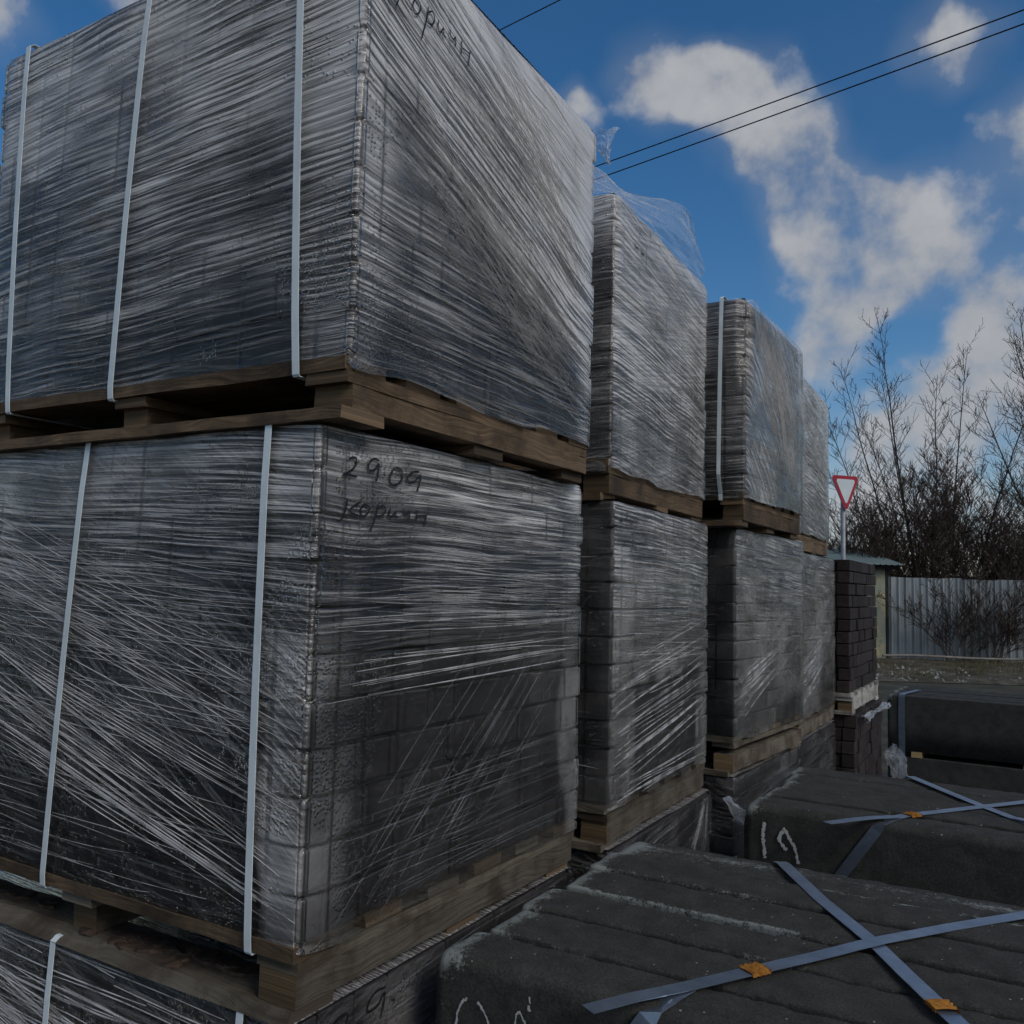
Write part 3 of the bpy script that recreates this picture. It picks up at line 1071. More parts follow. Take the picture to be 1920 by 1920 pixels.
def lk_M1(F, s, t, a, z, sd):
    n = fbm(a * 4, z * 4, sd)
    n2 = fbm(a * 9, z * 5, sd + 3)
    fr = F == 0
    band = ss(0.905, 0.935, s + 0.06 * (n2 - 0.5))
    milk_f = 0.07 + 0.30 * ss(0.45, 0.95, t) + 0.26 * (n - 0.5) + 0.30 * band + 0.18 * ss(0.90, 0.98, t)
    milk_f -= 0.14 * ss(0.5, 0.2, t) * (1 - band)
    edge = np.maximum(ss(0.16, 0.05, s + 0.16 * (n2 - 0.5)), ss(0.87, 0.94, s + 0.12 * (n2 - 0.5)))
    milk_r = 0.01 + 0.40 * ss(0.60, 0.98, t) + 0.14 * (n - 0.5) + 0.14 * edge
    milk = np.where(fr, milk_f, milk_r)
    mA = np.where(fr, 0.35 + 0.6 * ss(0.35, 0.7, t), 0.06 + 0.94 * ss(0.40, 0.75, t))
    mB = np.where(fr, 0.15 + 0.45 * ss(0.85, 0.45, t) * ss(.12, .3, t), 0.03 + 0.03 * ss(0.5, 0.2, t))
    wet = np.where(fr, 0.25 + 0.75 * ss(0.80, 0.93, s), 0.9 * ss(0.30, 0.06, s) + 0.35 * ss(0.85, 0.95, s) + 0.1)
    return np.clip(milk, 0.02, 0.85), mA, mB, wet


def lk_up(F, s, t, a, z, sd):
    n = fbm(a * 4, z * 4, sd)
    fr = F == 0
    milk_r = 0.74 + 0.5 * (n - 0.5) - 0.36 * ss(0.35, 0.05, t) + 0.12 * ss(0.8, 1, t)
    milk_f = 0.16 + 0.5 * ss(0.72, 0.9, t) + 0.3 * (n - 0.5)
    return np.clip(np.where(fr, milk_f, milk_r), 0.04, 0.98), np.where(fr, 0.5, 0.6 + 0.4 * ss(0.8, 0.4, t)), 0.35 + 0 * n, 0.1 + 0 * n


def lk_mid(F, s, t, a, z, sd):
    n = fbm(a * 4, z * 4, sd)
    n2 = fbm(a * 14, z * 2.5, sd + 7)
    fr = F == 0
    dark = ss(0.44, 0.36, t + 0.16 * (n2 - 0.5)) * ss(0.16, 0.22, s + 0.1 * (n2 - 0.5)) * ss(0.93, 0.84, s + 0.2 * (n2 - .5))
    milk_r = 0.15 + 0.26 * ss(0.5, 0.95, t) + 0.2 * (n - 0.5)
    milk_r = milk_r * (1 - 0.9 * dark)
    milk_f = 0.06 + 0.12 * (n - 0.5)
    return np.clip(np.where(fr, milk_f, milk_r), 0.03, 0.8), np.where(fr, 0.16, (0.30 + 0.65 * ss(0.45, 0.8, t)) * (1 - .7 * dark)), np.where(fr, 0.08, 0.42 * ss(0.62, 0.3, t)) * (1 - .6 * dark), 0.25 + 0 * n


def lk_mid3(F, s, t, a, z, sd):
    m, A, B, w = lk_mid(F, s, t, a, z, sd)
    n = fbm(a * 4, z * 4, sd)
    m = np.where(F == 1, 0.13 + 0.14 * ss(.5, .95, t) + .2 * (n - .5) - 0.12 * ss(0.22, 0.06, t) * ss(0.5, 0.62, s + .3 * (n - .5)), m)
    return np.clip(m, .03, .8), A, B * 1.2, w


def lk_U3(F, s, t, a, z, sd):
    n = fbm(a * 4, z * 4, sd)
    fr = F == 0
    milk_r = 0.36 + 0.5 * (n - 0.5) - 0.30 * ss(0.30, 0.15, t) * ss(0.35, 0.5, s)
    milk_f = 0.14 + 0.25 * ss(0.5, 0.95, t) + 0.25 * (n - 0.5)
    return np.clip(np.where(fr, milk_f, milk_r), 0.04, 0.85), np.where(fr, 0.8, 0.35), np.where(fr, 0.2, 0.8), 0.08 + 0 * n


D = R
LU1 = mk_look(lk_U1, [(D(3), D(-4)), (D(-1), D(-17))])
LM1 = mk_look(lk_M1, [(D(-3), D(-33)), (D(1), D(32))])
LUP = mk_look(lk_up, [(D(0), D(8)), (D(-5), D(12))])
LMID = mk_look(lk_mid, [(D(0), D(5)), (D(-2), D(14))])
LMID3 = mk_look(lk_mid3, [(D(0), D(5)), (D(-3), D(24))])
LU3 = mk_look(lk_U3, [(D(1), D(-6)), (D(-8), D(-38))])
LL1 = mk_look(lambda F, s, t, a, z, sd: (np.clip(0.09 + 0.3 * (fbm(a * 4, z * 4, sd) - 0.5) - np.where(F == 1, .05, 0), .02, .4), np.where(F == 1, .25, .6), np.where(F == 1, .15, .4), 0.6 + 0 * a),
              [(D(-4), D(-22)), (D(2), D(20))])

FR = 'wrapped paver pallets in the stacked row'
H0, HP = 0.14, 0.14


def strap_on(th, xt, xb, wx, wy, zb, H, off=0.019, w=0.0168):
    """white strap: under the deck, up the front, over the top and down the back"""
    z0, z1 = HP - 0.032, zb + H + 0.012
    path = [(xb, 0.30, z0 + .003), (xb, 0.0, z0 + .003), (xb, -0.014, z0 + 0.003), (xb, -0.0165, z0 + 0.007), (xb, -0.0185, z0 + 0.03)]
    for i in range(1, 8):
        k = i / 8
        path.append((xb + (xt - xb) * k, -off - 0.004 * math.sin(math.pi * k), z0 + (z1 - z0) * k))
    path += [(xt, -off + 0.003, z1 - 0.008), (xt, -off + 0.014, z1), (xt, wy * 0.5, z1 + 0.004), (xt, wy + off - 0.01, z1), (xt, wy + off, z1 - 0.01), (xb, wy + off, z0), (xb, 0.30, z0 - 0.001)]
    new_obj('strap', ribbon_mesh('strap', path, w, (1, 0, 0)), M_STRAP, th)


def cube(label, x, y, yaw, wx, wy, z0, zb, zt, courses, seed, look, res, folds=(), straps=(), wood=(M_WOOD,), bulge=0.004, write=(), bark=False,
         front=True, zlo=0.0, first=0.06, low=0.018):
    """one wrapped pallet; z0 = underside of its pallet, zb/zt = pavers' bottom and top (world)"""
    th = thing('paver_pallet', label, 'paver pallet', (x, y, z0), R(yaw), FR)
    h = zb - z0
    wooden_pallet(th, wx, wy, seed, wood, h=h, bark=bark)
    H = zt - zb
    jt = lay_blocks(th, wx, wy, h + 0.001, H - 0.002, courses, seed, front=front, zlo=zlo, first=first)
    fl = Film(th, wx, wy, h, H, courses, seed, look, res, bulge, jt, low)
    fl.folds([g for g in folds if len(g) < 10])
    fl.folds([g[:9] for g in folds if len(g) == 10], M_FOLD2, 51)
    global HP
    HP = h
    for (xt, xb) in straps:
        strap_on(th, xt, xb, wx, wy, h, H, off=0.017 + 2.2 * max(0, bulge - .003))
    if write:
        fl.write([[(yy, zz - zb) for yy, zz in st] for st in write[0]], write[1])
    return th, fl


# (face, n, P0, P1, Q0, Q1, jitter, width range, length range) - from the line P0-P1 to the line Q0-Q1 in face units
w1, w2, w3 = (0.0008, 0.0016), (0.0010, 0.0024), (0.0015, 0.0036)
f_U1 = [(0, 120, (0, 0.0), (0, 1.0), (1, 0.03), (1, 1.02), .012, w2, (.10, .5)),
        (0, 40, (0, .15), (0, .6), (1, .30), (1, .72), .02, w1, (.15, .5)),
        (1, 110, (0.0, .62), (.55, 1.0), (.78, .08), (1, .50), .015, w2, (.25, .9)),
        (1, 60, (0.0, .45), (.1, .62), (.95, .02), (1, .25), .02, w2, (.3, .9)),
        (1, 70, (0.0, .0), (.0, .40), (1, .0), (1, .34), .01, w3, (.2, .6)),
        (1, 60, (0.0, .75), (0.6, 1.0), (.9, .55), (1, .9), .02, w1, (.3, .8))]
f_M1 = [(0, 84, (0, .38), (0, 1.0), (1, .30), (1, .98), .012, w2, (.12, .5)),
        (0, 46, (0, .95), (0.10, .30), (1, .50), (1, .02), .012, w2, (.35, 1.0)),
        (0, 18, (0.0, .62), (0.2, .30), (1, .12), (1, .02), .006, w3, (.5, 1.0)),
        (0, 24, (0, .9), (0, .6), (1, .72), (1, .35), .02, w1, (.3, .8)),
        (0, 26, (0, .02), (0, .45), (1, .02), (1, .30), .01, w1, (.15, .5)),
        (1, 120, (0, .60), (0, 1.0), (1, .58), (1, .99), .010, w2, (.2, .75)),
        (1, 18, (0, .44), (0, .62), (1, .48), (1, .62), .006, w3, (.5, .95)),
        (1, 26, (0, .0), (.4, .0), (.62, .66), (1, .50), .02, w1, (.2, .7), 'faint'),
        (1, 30, (0, .0), (0, .25), (1, .03), (1, .30), .015, w2, (.25, .7), 'faint')]
f_up = [(1, 80, (0, .02), (0, .98), (1, .0), (1, .92), .015, w3, (.15, .6)),
        (1, 40, (0, .45), (.2, .75), (1, .75), (1, .95), .03, w2, (.3, .8)),
        (0, 40, (.6, .05), (.6, .9), (1, .05), (1, .95), .015, w2, (.2, .6))]
f_mid = [(1, 56, (0, .45), (0, .98), (1, .42), (1, .95), .010, w3, (.2, .7)),
         (1, 34, (0, .03), (0, .45), (1, .18), (1, .60), .012, w3, (.35, .9)),
         (1, 10, (0, .0), (0, .05), (1, .02), (1, .08), .005, w3, (.4, .9)),
         (0, 16, (.6, .05), (.6, .9), (1, .05), (1, .95), .015, w2, (.2, .6))]
f_mid3 = f_mid[:1] + [(1, 40, (0, .05), (0, .45), (1, .42), (1, .80), .015, w2, (.3, .8), 'faint'), (1, 16, (0, .03), (0, .30), (.6, .25), (.6, .45), .012, w3, (.4, .9)),
                      (1, 40, (0, .95), (0, .5), (1, .45), (1, .05), .02, w1, (.4, .9)),
                      (0, 24, (.6, .05), (.6, .9), (1, .05), (1, .95), .015, w2, (.2, .6))]
f_U3 = [(0, 110, (.4, .25), (.4, 1.0), (1, .22), (1, .98), .02, w3, (.1, .4)),
        (1, 70, (0, 1.0), (.5, 1.0), (.5, .15), (1, .1), .03, w2, (.3, .9)),
        (1, 36, (0, .28), (0, .10), (.55, .30), (.6, .0), .02, w3, (.4, .9)),
        (1, 50, (0.4, .2), (.4, .95), (1, .25), (1, .9), .03, w2, (.2, .6))]
f_L1 = [(0, 90, (0, .55), (0, 1.0), (1, .45), (1, .98), .015, w3, (.12, .5)),
        (0, 60, (0, 1.0), (0.0, .75), (1, .75), (1, .45), .02, w2, (.3, .9)),
        (1, 40, (0, .6), (0, .95), (1, .6), (1, 1.0), .015, w2, (.2, .7), 'faint')]

cube('large film-wrapped paver pallet on top of the nearest stack, three white straps', 0.062, 0.0, 0.64, 1.15, 0.985, 2.108, 2.222, 3.097, 10, 11,
     LU1, 0.0055, f_U1, [(-1.045, -1.02), (-.595, -.645), (-.15, -.115)], (M_WOOD,),
     write=(shift(WORD, 0.047, 1.975, 0.98, 1.5, 0.075, 2.985), 0.0036))
cube('film-wrapped paver pallet in the middle of the nearest stack, 29.09 written large', 0.0, 0.0, 0.0, 1.25, 1.05, 1.064, 1.192, 2.106, 11, 12,
     LM1, 0.0055, f_M1, [(-.659, -.717), (-.117, -.105), (-1.12, -1.14)], (M_WOODG, M_WOOD),
     write=(DATE + WORD, 0.0043), bark=True)
cube('lowest film-wrapped paver pallet of the nearest stack, cut off by the picture edge', 0.0, 0.0, 0.4, 1.25, 1.05, 0.0, 0.14, 1.062, 11, 13,
     LL1, 0.012, f_L1, [(-.661, -.666), (-.116, -.12)], (M_WOOD,), zlo=0.55,
     write=(shift(DATE[:3], 0.044, 2.055, 1.6, 1.25, 0.06, 1.045), 0.0035))
up2, film2 = cube('top film-wrapped paver pallet of the second stack, loose film blowing off its top', -.046, 1.343, 1.89, 1.2, 1.0, 2.098, 2.228, 3.088, 10, 14,
                  LUP, 0.007, f_up, [], (M_WOOD,), bulge=0.008, low=0.04,
                  write=([[[0.14, 2.972], [0.152, 2.958], [0.165, 2.965], [0.18, 2.957]], [[0.2, 2.968], [0.21, 2.955], [0.225, 2.962]]], 0.006))
cube('middle film-wrapped paver pallet of the second stack, beside the nearest one', -.034, 1.345, 1.58, 1.2, 0.985, 1.03, 1.165, 2.095, 11, 15,
     LMID, 0.007, f_mid, [], (M_WOODG,), write=(shift(DATE, .044, 2.06, .62, .75, .03, 2.065) + shift(WORD, .047, 1.975, .74, .8, .06, 1.985), 0.003))
L2, filmL2 = cube('lowest film-wrapped paver pallet of the second stack, behind the near kerbstones', -.03, 1.345, 1.0, 1.2, 1.0, 0.0, 0.13, 1.028, 11, 16,
                  LL1, 0.014, [(1, 24, (0, .5), (0, .95), (1, .62), (1, 1.05), .02, w2, (.3, .8), 'faint')], [], (M_WOODG,), zlo=0.5)
cube('top film-wrapped paver pallet of the third stack, one white strap', .03, 2.54, -.24, 1.2, 1.0, 2.103, 2.24, 3.084, 10, 17,
     LU3, 0.008, f_U3, [(-.085, -.095)], (M_WOOD,), bulge=0.018)
cube('middle film-wrapped paver pallet of the third stack, diagonal film lines', -.043, 2.657, -3.5, 1.2, 1.0, 1.03, 1.198, 2.100, 11, 18,
     LMID3, 0.008, f_mid3, [], (M_WOOD, M_WOODG), write=(shift(DATE, .044, 2.06, .7, .8, .03, 2.065) + shift(WORD, .047, 1.975, .7, .8, .03, 1.995), 0.003))
cube('lowest film-wrapped paver pallet of the third stack, behind the second kerbstone bundle', -.04, 2.657, -2.0, 1.2, 1.0, 0.0, 0.13, 1.028, 11, 19,
     LL1, 0.014, f_L1[2:], [], (M_WOODG,), zlo=0.5,
     write=(shift(DATE[:4], .044, 2.05, 1.1, 1.1, .08, 0.975), 0.0035))
cube('top film-wrapped paver pallet of the fourth stack, farthest of the wrapped ones', -.067, 3.924, 2.03, 1.2, 1.0, 2.05, 2.185, 3.081, 10, 20,
     LUP, 0.014, [(1, 90, (0, .1), (0, .98), (1, .0), (1, .9), .02, w3, (.2, .6)), (1, 30, (0, .95), (0, .6), (1, .6), (1, .3), .02, w2, (.3, .9))], [], (M_WOOD,), bulge=0.008)
cube('middle film-wrapped paver pallet of the fourth stack, next to the bare brick stack', -.021, 3.750, 0.6, 1.2, 1.0, 1.03, 1.163, 2.046, 11, 21,
     LMID3, 0.014, f_mid3, [], (M_WOODG,))
cube('lowest film-wrapped paver pallet of the fourth stack, white strap near its end', -.021, 3.750, 0.6, 1.2, 1.0, 0.0, 0.13, 1.028, 11, 22,
     LL1, 0.016, f_L1[2:], [(-.4, -.4)], (M_WOODG,), zlo=0.5)

# bark flakes left on the board under the middle pallet are part of the wane; loose film on the second stack
def patch_sheet(name, rows, parent, m, crump=0.02, n=40, seed=3, kind=None):
    """sheet through a grid of control points (world), with crumpling"""
    rows = [[Vector(p) for p in r] for r in rows]
    nr, ncn = len(rows), len(rows[0])

    def cr_(p, t):
        k = min(int(t), len(p) - 2)
        u = t - k
        a, b, c, d = p[max(k - 1, 0)], p[k], p[k + 1], p[min(k + 2, len(p) - 1)]
        return 0.5 * ((2 * b) + (c - a) * u + (2 * a - 5 * b + 4 * c - d) * u * u + (3 * b - a - 3 * c + d) * u ** 3)
    inv = parent.matrix_basis.inverted() if parent is not None else Matrix()
    v, uv, f = [], [], []
    for j in range(n + 1):
        for i in range(n + 1):
            col = [cr_(r, (ncn - 1) * i / n) for r in rows]
            p = cr_(col, (nr - 1) * j / n)
            a, b = 7 * i / n, 7 * j / n
            c = crump * Vector((float(fbm(a, b, seed, 4)) - .5, float(fbm(a, b, seed + 20, 4)) - .5, float(fbm(a, b, seed + 40, 4)) - .5))
            e = min(1, j / 3)
            v.append(inv @ (p + c * 2 * e))
            uv.append((i / n, j / n))
    for j in range(n):
        for i in range(n):
            k = j * (n + 1) + i
            f.append((k, k + 1, k + n + 2, k + n + 1))
    return new_obj(name, pydata(name, v, f, uv, smooth=True), m, parent)


patch_sheet('loose_film', [
    [(-.30, 1.36, 3.095), (-.06, 1.36, 3.10), (-.05, 1.62, 3.10), (-.06, 1.92, 3.10), (-.08, 2.28, 3.09)],
    [(-.38, 1.38, 3.20), (-.16, 1.42, 3.18), (-.08, 1.64, 3.17), (-.04, 1.92, 3.17), (-.05, 2.24, 3.13)],
    [(-.42, 1.42, 3.31), (-.22, 1.50, 3.275), (-.13, 1.66, 3.225), (-.06, 1.92, 3.245), (-.04, 2.16, 3.17)],
    [(-.45, 1.45, 3.42), (-.28, 1.53, 3.35), (-.16, 1.68, 3.26), (-.06, 1.98, 3.305), (-.03, 2.10, 3.20)],
], up2, M_LOOSE, 0.018, 56, 4)
patch_sheet('film_flag', [
    [(-.226, 1.50, 3.400), (-.180, 1.49, 3.336), (-.142, 1.50, 3.272)],
    [(-.160, 1.47, 3.388), (-.150, 1.48, 3.330), (-.140, 1.50, 3.270)],
    [(-.096, 1.49, 3.388), (-.124, 1.48, 3.328), (-.138, 1.50, 3.268)],
], up2, fold_mat('film_flag', 0.42, (0.75, 0.77, 0.8)), 0.014, 24, 9)
filmL2.folds([(1, 34, (.92, 1.0), (.96, 1.0), (.50, .55), (.97, .50), .006, w2, (.5, 1.0))], M_FOLD2, 77)
patch_sheet('torn_film', [
    [(0.02, 2.30, 1.02), (0.03, 2.36, 1.02)],
    [(0.07, 2.36, 0.92), (0.10, 2.44, 0.93)],
    [(0.13, 2.44, 0.83), (0.19, 2.55, 0.84)],
], L2, fold_mat('torn_film_strip', 0.35, (0.5, 0.54, 0.6)), 0.02, 24, 12)

# ------------------------------------------------------------------ bare brick stacks at the row's end
def brick_stack(label, x, y, z0, wy, zb, zt, courses, seed, wood):
    th = thing('brick_pallet', label, 'brick pallet', (x, y, z0), R(0.5))
    wooden_pallet(th, 1.0, wy, seed, wood, h=zb - z0)
    lay_blocks(th, 1.0, wy, zb - z0 + 0.001, zt - zb, courses, seed, m=M_BRICK, nm='brick', first=0.12, jig=0.008, inset=0.012, lens=(0.12, 0.24), gap=0.006)
    return th


M_WOODW = wood_mat('pallet_wood_pale', (0.26, 0.25, 0.22), (0.48, 0.46, 0.41), dark=(0.14, 0.13, 0.11))
brick_stack('unwrapped stack of dark brown bricks at the far end of the row', 0.045, 4.93, 1.055, 1.12, 1.19, 2.055, 11, 31, (M_WOODW,))
B2 = brick_stack('lower brown brick pallet with torn film, under the unwrapped brick stack', 0.075, 4.93, 0.0, 1.15, 0.13, 1.053, 11, 32, (M_WOODG,))
patch_sheet('torn_film', [
    [(.10, 4.95, 1.045), (.11, 5.3, 1.05), (.10, 5.9, 1.05)],
    [(.12, 4.95, 1.04), (.12, 5.3, 1.045), (.12, 5.95, 1.04)],
    [(.13, 4.95, 1.01), (.13, 5.3, 1.025), (.13, 5.95, 1.02)],
], B2, fold_mat('torn_film_white', 0.55, (0.45, 0.47, 0.5)), 0.03, 20, 2)
patch_sheet('torn_film', [
    [(.12, 5.7, .72), (.14, 5.9, .74), (.13, 6.1, .73)],
    [(.18, 5.6, .60), (.2, 5.85, .62), (.2, 6.12, .64)],
    [(.20, 5.4, .45), (.24, 5.8, .45), (.24, 6.0, .45)],
], B2, fold_mat('torn_film_pale', 0.2, (0.45, 0.47, 0.5)), 0.05, 20, 5)


# ------------------------------------------------------------------ kerbstones
def kerb_mesh(name, L, wd, hh, seed, low=False, flip=False, chip=1.0, bloom=0.3):
    """kerbstone along +x, y 0..wd, z -hh..0, rounded upper arrises, chipped ends"""
    rr = 0.022
    prof = []
    yl, yh = 0.0, wd
    segs = 4
    # up the near side, round, across the top, round, down the far side
    ra, rb = (0.008, 0.006) if not flip else (0.006, 0.009)
    if not low and seed % 10 == 0:
        ra = 0.024
    for z in (-hh, -hh * 0.55, -hh * .25, -0.06, -ra - .004):
        prof.append((0.0, z))
    for k in range(segs + 1):
        t = math.pi / 2 * k / segs
        prof.append((ra - ra * math.cos(t), -ra + ra * math.sin(t)))
    for q in (ra + .004, ra + (wd - ra - rb) * .3, ra + (wd - ra - rb) * .5, ra + (wd - ra - rb) * .7, wd - rb - .004):
        prof.append((q, 0.0))
    for k in range(segs + 1):
        t = math.pi / 2 * k / segs
        prof.append((wd - rb + rb * math.sin(t), -rb + rb * math.cos(t)))
    for z in (-rb - .004, -0.06, -hh * .25, -hh * 0.55, -hh):
        prof.append((wd, z))
    prof = np.array(prof)
    npf = len(prof)
    xs = np.concatenate([[0, .004, .012, .022, .035, .05], np.linspace(.07, L - .07, 20 if low else 190), [L - .05, L - .03, L - .012, L - .003]])
    X, PI = np.meshgrid(xs, np.arange(npf), indexing='ij')
    Y, Z = prof[PI, 0].copy(), prof[PI, 1].copy()
    # rounding of the ends
    e = np.minimum(X, L - X)
    sh = 0.015 * np.exp(-(e / 0.013) ** 2)
    cy, cz = wd / 2, -hh / 2
    top = ss(-0.05, -0.005, Z)
    Z = Z - sh * (0.5 + top) * (Z > -hh * .9) - 0.010 * np.exp(-(e / 0.05) ** 2) * top * chip * fbm(X * 60, Y * 30, seed)
    Y = Y + (cy - Y) / (wd / 2) * sh
    Xd = X + np.where(X < L / 2, 1, -1) * np.exp(-(e / 0.02) ** 2) * (0.016 * chip * fbm(Y * 45, Z * 45, seed + 4) + 0.012 * (vn(seed * 3.3, 1.1, 5) - .3))
    # worn arrises
    arr = np.exp(-((Y - 0.0) / 0.009) ** 2) + np.exp(-((Y - wd) / 0.009) ** 2)
    wear = fbm(X * 34, Y * 22, seed + 9, 4) - 0.50
    Z = Z + top * (0.0010 * (fbm(X * 9, Y * 9, seed + 1) - .5) + 0.007 * arr * np.clip(wear, -1, .03) * chip * 2.6)
    Y = Y + (1 - top) * 0.003 * (fbm(X * 9, Z * 9, seed + 2) - .5)
    if bloom > .6:
        stripe = np.exp(-((Y - wd * .62) / .03) ** 2) * (0.55 + 0.7 * (fbm(X * 5, Y * 5, seed + 30) - .4))
    else:
        stripe = 0
    lay = fbm(X * 3.0, Y * 9, seed + 12)
    blo = 0.05 + 0.80 * np.exp(-(X / (0.02 + 0.08 * fbm(Y * 13, seed + 0 * X, 3))) ** 2) * top + 0.40 * np.exp(-(X / 0.07) ** 2) + bloom * arr * top * ss(.40, .66, lay) * 1.1 \
        + stripe * top + 0.5 * bloom * arr * top * ss(.35, .6, fbm(X * 2, Y * 3, seed + 17)) + 0.40 * bloom * top * ss(0.55, 0.72, fbm(X * 2.2 + 3, Y * 14, seed + 21))
    V = np.stack([Xd, Y, Z], -1).reshape(-1, 3)
    nX = len(xs)
    idx = np.arange(nX * npf).reshape(nX, npf)
    f = np.stack([idx[:-1, :-1], idx[1:, :-1], idx[1:, 1:], idx[:-1, 1:]], -1).reshape(-1, 4)
    faces = [tuple(q) for q in f] + [tuple(idx[0, :].tolist()), tuple(idx[-1, ::-1].tolist())]
    faces += [(int(idx[i + 1, 0]), int(idx[i, 0]), int(idx[i, -1]), int(idx[i + 1, -1])) for i in range(nX - 1)]
    me = pydata(name, V, faces, smooth=True)
    at = me.attributes.new('bloom', 'FLOAT', 'POINT')
    at.data.foreach_set('value', blo.reshape(-1).astype(np.float32))
    return me


KG = 'strapped kerbstone bundles beside the paver stacks'


def kerb_bundle(label, x, y, z, yaw, n, wd, hh, L, seed, low=False, blooms=None):
    th = thing('kerbstone_bundle', label, 'kerbstone bundle', (x, y, z - hh), R(yaw), KG)
    rd = random.Random(seed)
    for i in range(n):
        b = (blooms[i] if blooms else 0.3)
        o = new_obj('kerbstone', kerb_mesh('kerbstone', L, wd - (0.030, 0.013, 0.026, 0.013, 0.022, 0.012)[i % 6], hh, seed * 10 + i, low, flip=bool(i % 2), bloom=b), M_KERB, th)
        o.location = (rd.uniform(-0.022, 0.022), i * wd, hh + rd.uniform(-0.009, 0.003))
        o.rotation_euler = (rd.uniform(-.006, .006), 0, rd.uniform(-.004, .004))
    return th


def steel(th, org, pts, w=0.034, name='steel_strap', across=None, clip=None, m=M_STEEL):
    """steel band through world points"""
    inv = th.matrix_basis.inverted()
    P = [inv @ Vector(p) for p in pts]
    A = []
    for i in range(len(P)):
        t = (P[min(i + 1, len(P) - 1)] - P[max(i - 1, 0)]).normalized()
        if across is None:
            a = Vector((0, 0, 1)).cross(t)
            if a.length < 0.25:
                a = Vector((1, 0, 0))
        else:
            a = Vector(across[i])
        A.append(a)
    o = new_obj(name, ribbon_mesh(name, P, w, A, 0.0011), m, th)
    for (c, ang) in (clip or []):
        bm = bmesh.new()
        # crimped seal: a bent plate with notched edges
        prof = [(-.021, 0), (-.016, .003), (-.009, .001), (-.003, .0036), (.003, .0012), (.009, .0034), (.016, .001), (.021, .0026)]
        rows = []
        for (px, pz) in prof:
            ww = w / 2 + 0.002 + (0.002 if pz > .002 else -0.001)
            rows.append([bm.verts.new((px, -ww, -0.003)), bm.verts.new((px, -ww, pz + .002)), bm.verts.new((px, 0, pz + .0035)), bm.verts.new((px, ww, pz + .002)), bm.verts.new((px, ww, -0.003))])
        for a, b in zip(rows[:-1], rows[1:]):
            for k in range(4):
                bm.faces.new((a[k], b[k], b[k + 1], a[k + 1]))
        me = bpy.data.meshes.new('strap_seal')
        bm.to_mesh(me)
        bm.free()
        s = new_obj('strap_seal', me, M_RUST, o)
        s.location = inv @ Vector(c)
        s.rotation_euler = (0, 0, ang)
    return o


def chalk(th, strokes, yplane, w=0.006):
    """chalk strokes on the bundle's front side: (x, z) in world metres"""
    inv = th.matrix_basis.inverted()
    for st in strokes:
        st = soften(st)
        # broken, uneven edges
        k = max(2, int(np.linalg.norm(np.diff(st, axis=0), axis=1).sum() / 0.003))
        ti = np.linspace(0, len(st) - 1, k)
        st = np.stack([np.interp(ti, np.arange(len(st)), st[:, j]) for j in (0, 1)], 1)
        nn = normals2(st) * w / 2
        V, Fc = [], []
        for i in range(len(st)):
            for sg in (-1, 1):
                q = 0.35 + 1.1 * random.random()
                V.append(inv @ Vector((st[i, 0] + sg * nn[i, 0] * q, yplane, st[i, 1] + sg * nn[i, 1] * q)))
        for i in range(len(st) - 1):
            Fc.append((2 * i, 2 * i + 1, 2 * i + 3, 2 * i + 2))
        new_obj('chalk_stroke', pydata('chalk_stroke', V, Fc), M_CHALK, th)


K1 = kerb_bundle('nearest strapped kerbstone bundle with crossed steel bands and chalk marks', 0.085, 0.285, 1.12, 0.9, 6, 0.1625, 0.50, 1.25, 3,
                 blooms=[.12, .25, .45, .5, .45, .9])
K1b = kerb_bundle('kerbstone bundle underneath the nearest one, mostly out of the picture', 0.10, 0.29, 0.575, 0.9, 6, 0.1625, 0.50, 1.25, 4, low=True)
K2 = kerb_bundle('second kerbstone bundle, chalked 19, behind the nearest bundle', 0.215, 1.875, 1.115, -0.6, 5, 0.167, 0.50, 1.25, 5,
                 blooms=[.1, .15, .1, .1, .12])
K2b = kerb_bundle('kerbstone bundle underneath the second one, hidden behind the nearest bundle', 0.22, 1.88, 0.575, -0.6, 5, 0.167, 0.50, 1.25, 6, low=True)
K3 = kerb_bundle('far kerbstone bundle by the road with one vertical steel band', -0.05, 7.05, 1.0, -1.2, 5, 0.17, 0.462, 1.35, 7, low=True,
                 blooms=[.05, .1, .1, .1, .1])
K4 = kerb_bundle('kerbstone bundle below the far one, by the road', -0.05, 7.05, 0.488, -1.2, 5, 0.17, 0.44, 1.35, 8, low=True)


def bearer(th, x, y, z, L, wd=0.08, t=0.045, m=M_WOODY):
    o = new_obj('timber_bearer', board_mesh('timber_bearer', L, wd, t, 4), m, th)
    o.location = th.matrix_basis.inverted() @ Vector((x + wd, y, z))
    o.rotation_euler = (0, 0, math.pi / 2)


for th, xs, y, z, L, t in ((K1, (.3, 1.0), .285, .575, .97, .044), (K2, (.42, 1.1), 1.88, .575, .83, .039), (K3, (.14, .95), 7.04, .489, .85, .048),
                           (K1b, (.3, 1.0), .285, .0, .97, .074), (K2b, (.42, 1.1), 1.88, .0, .83, .074), (K4, (.14, .95), 7.05, .0, .85, .047)):
    for x in xs:
        bearer(th, x, y, z, L, t=t)

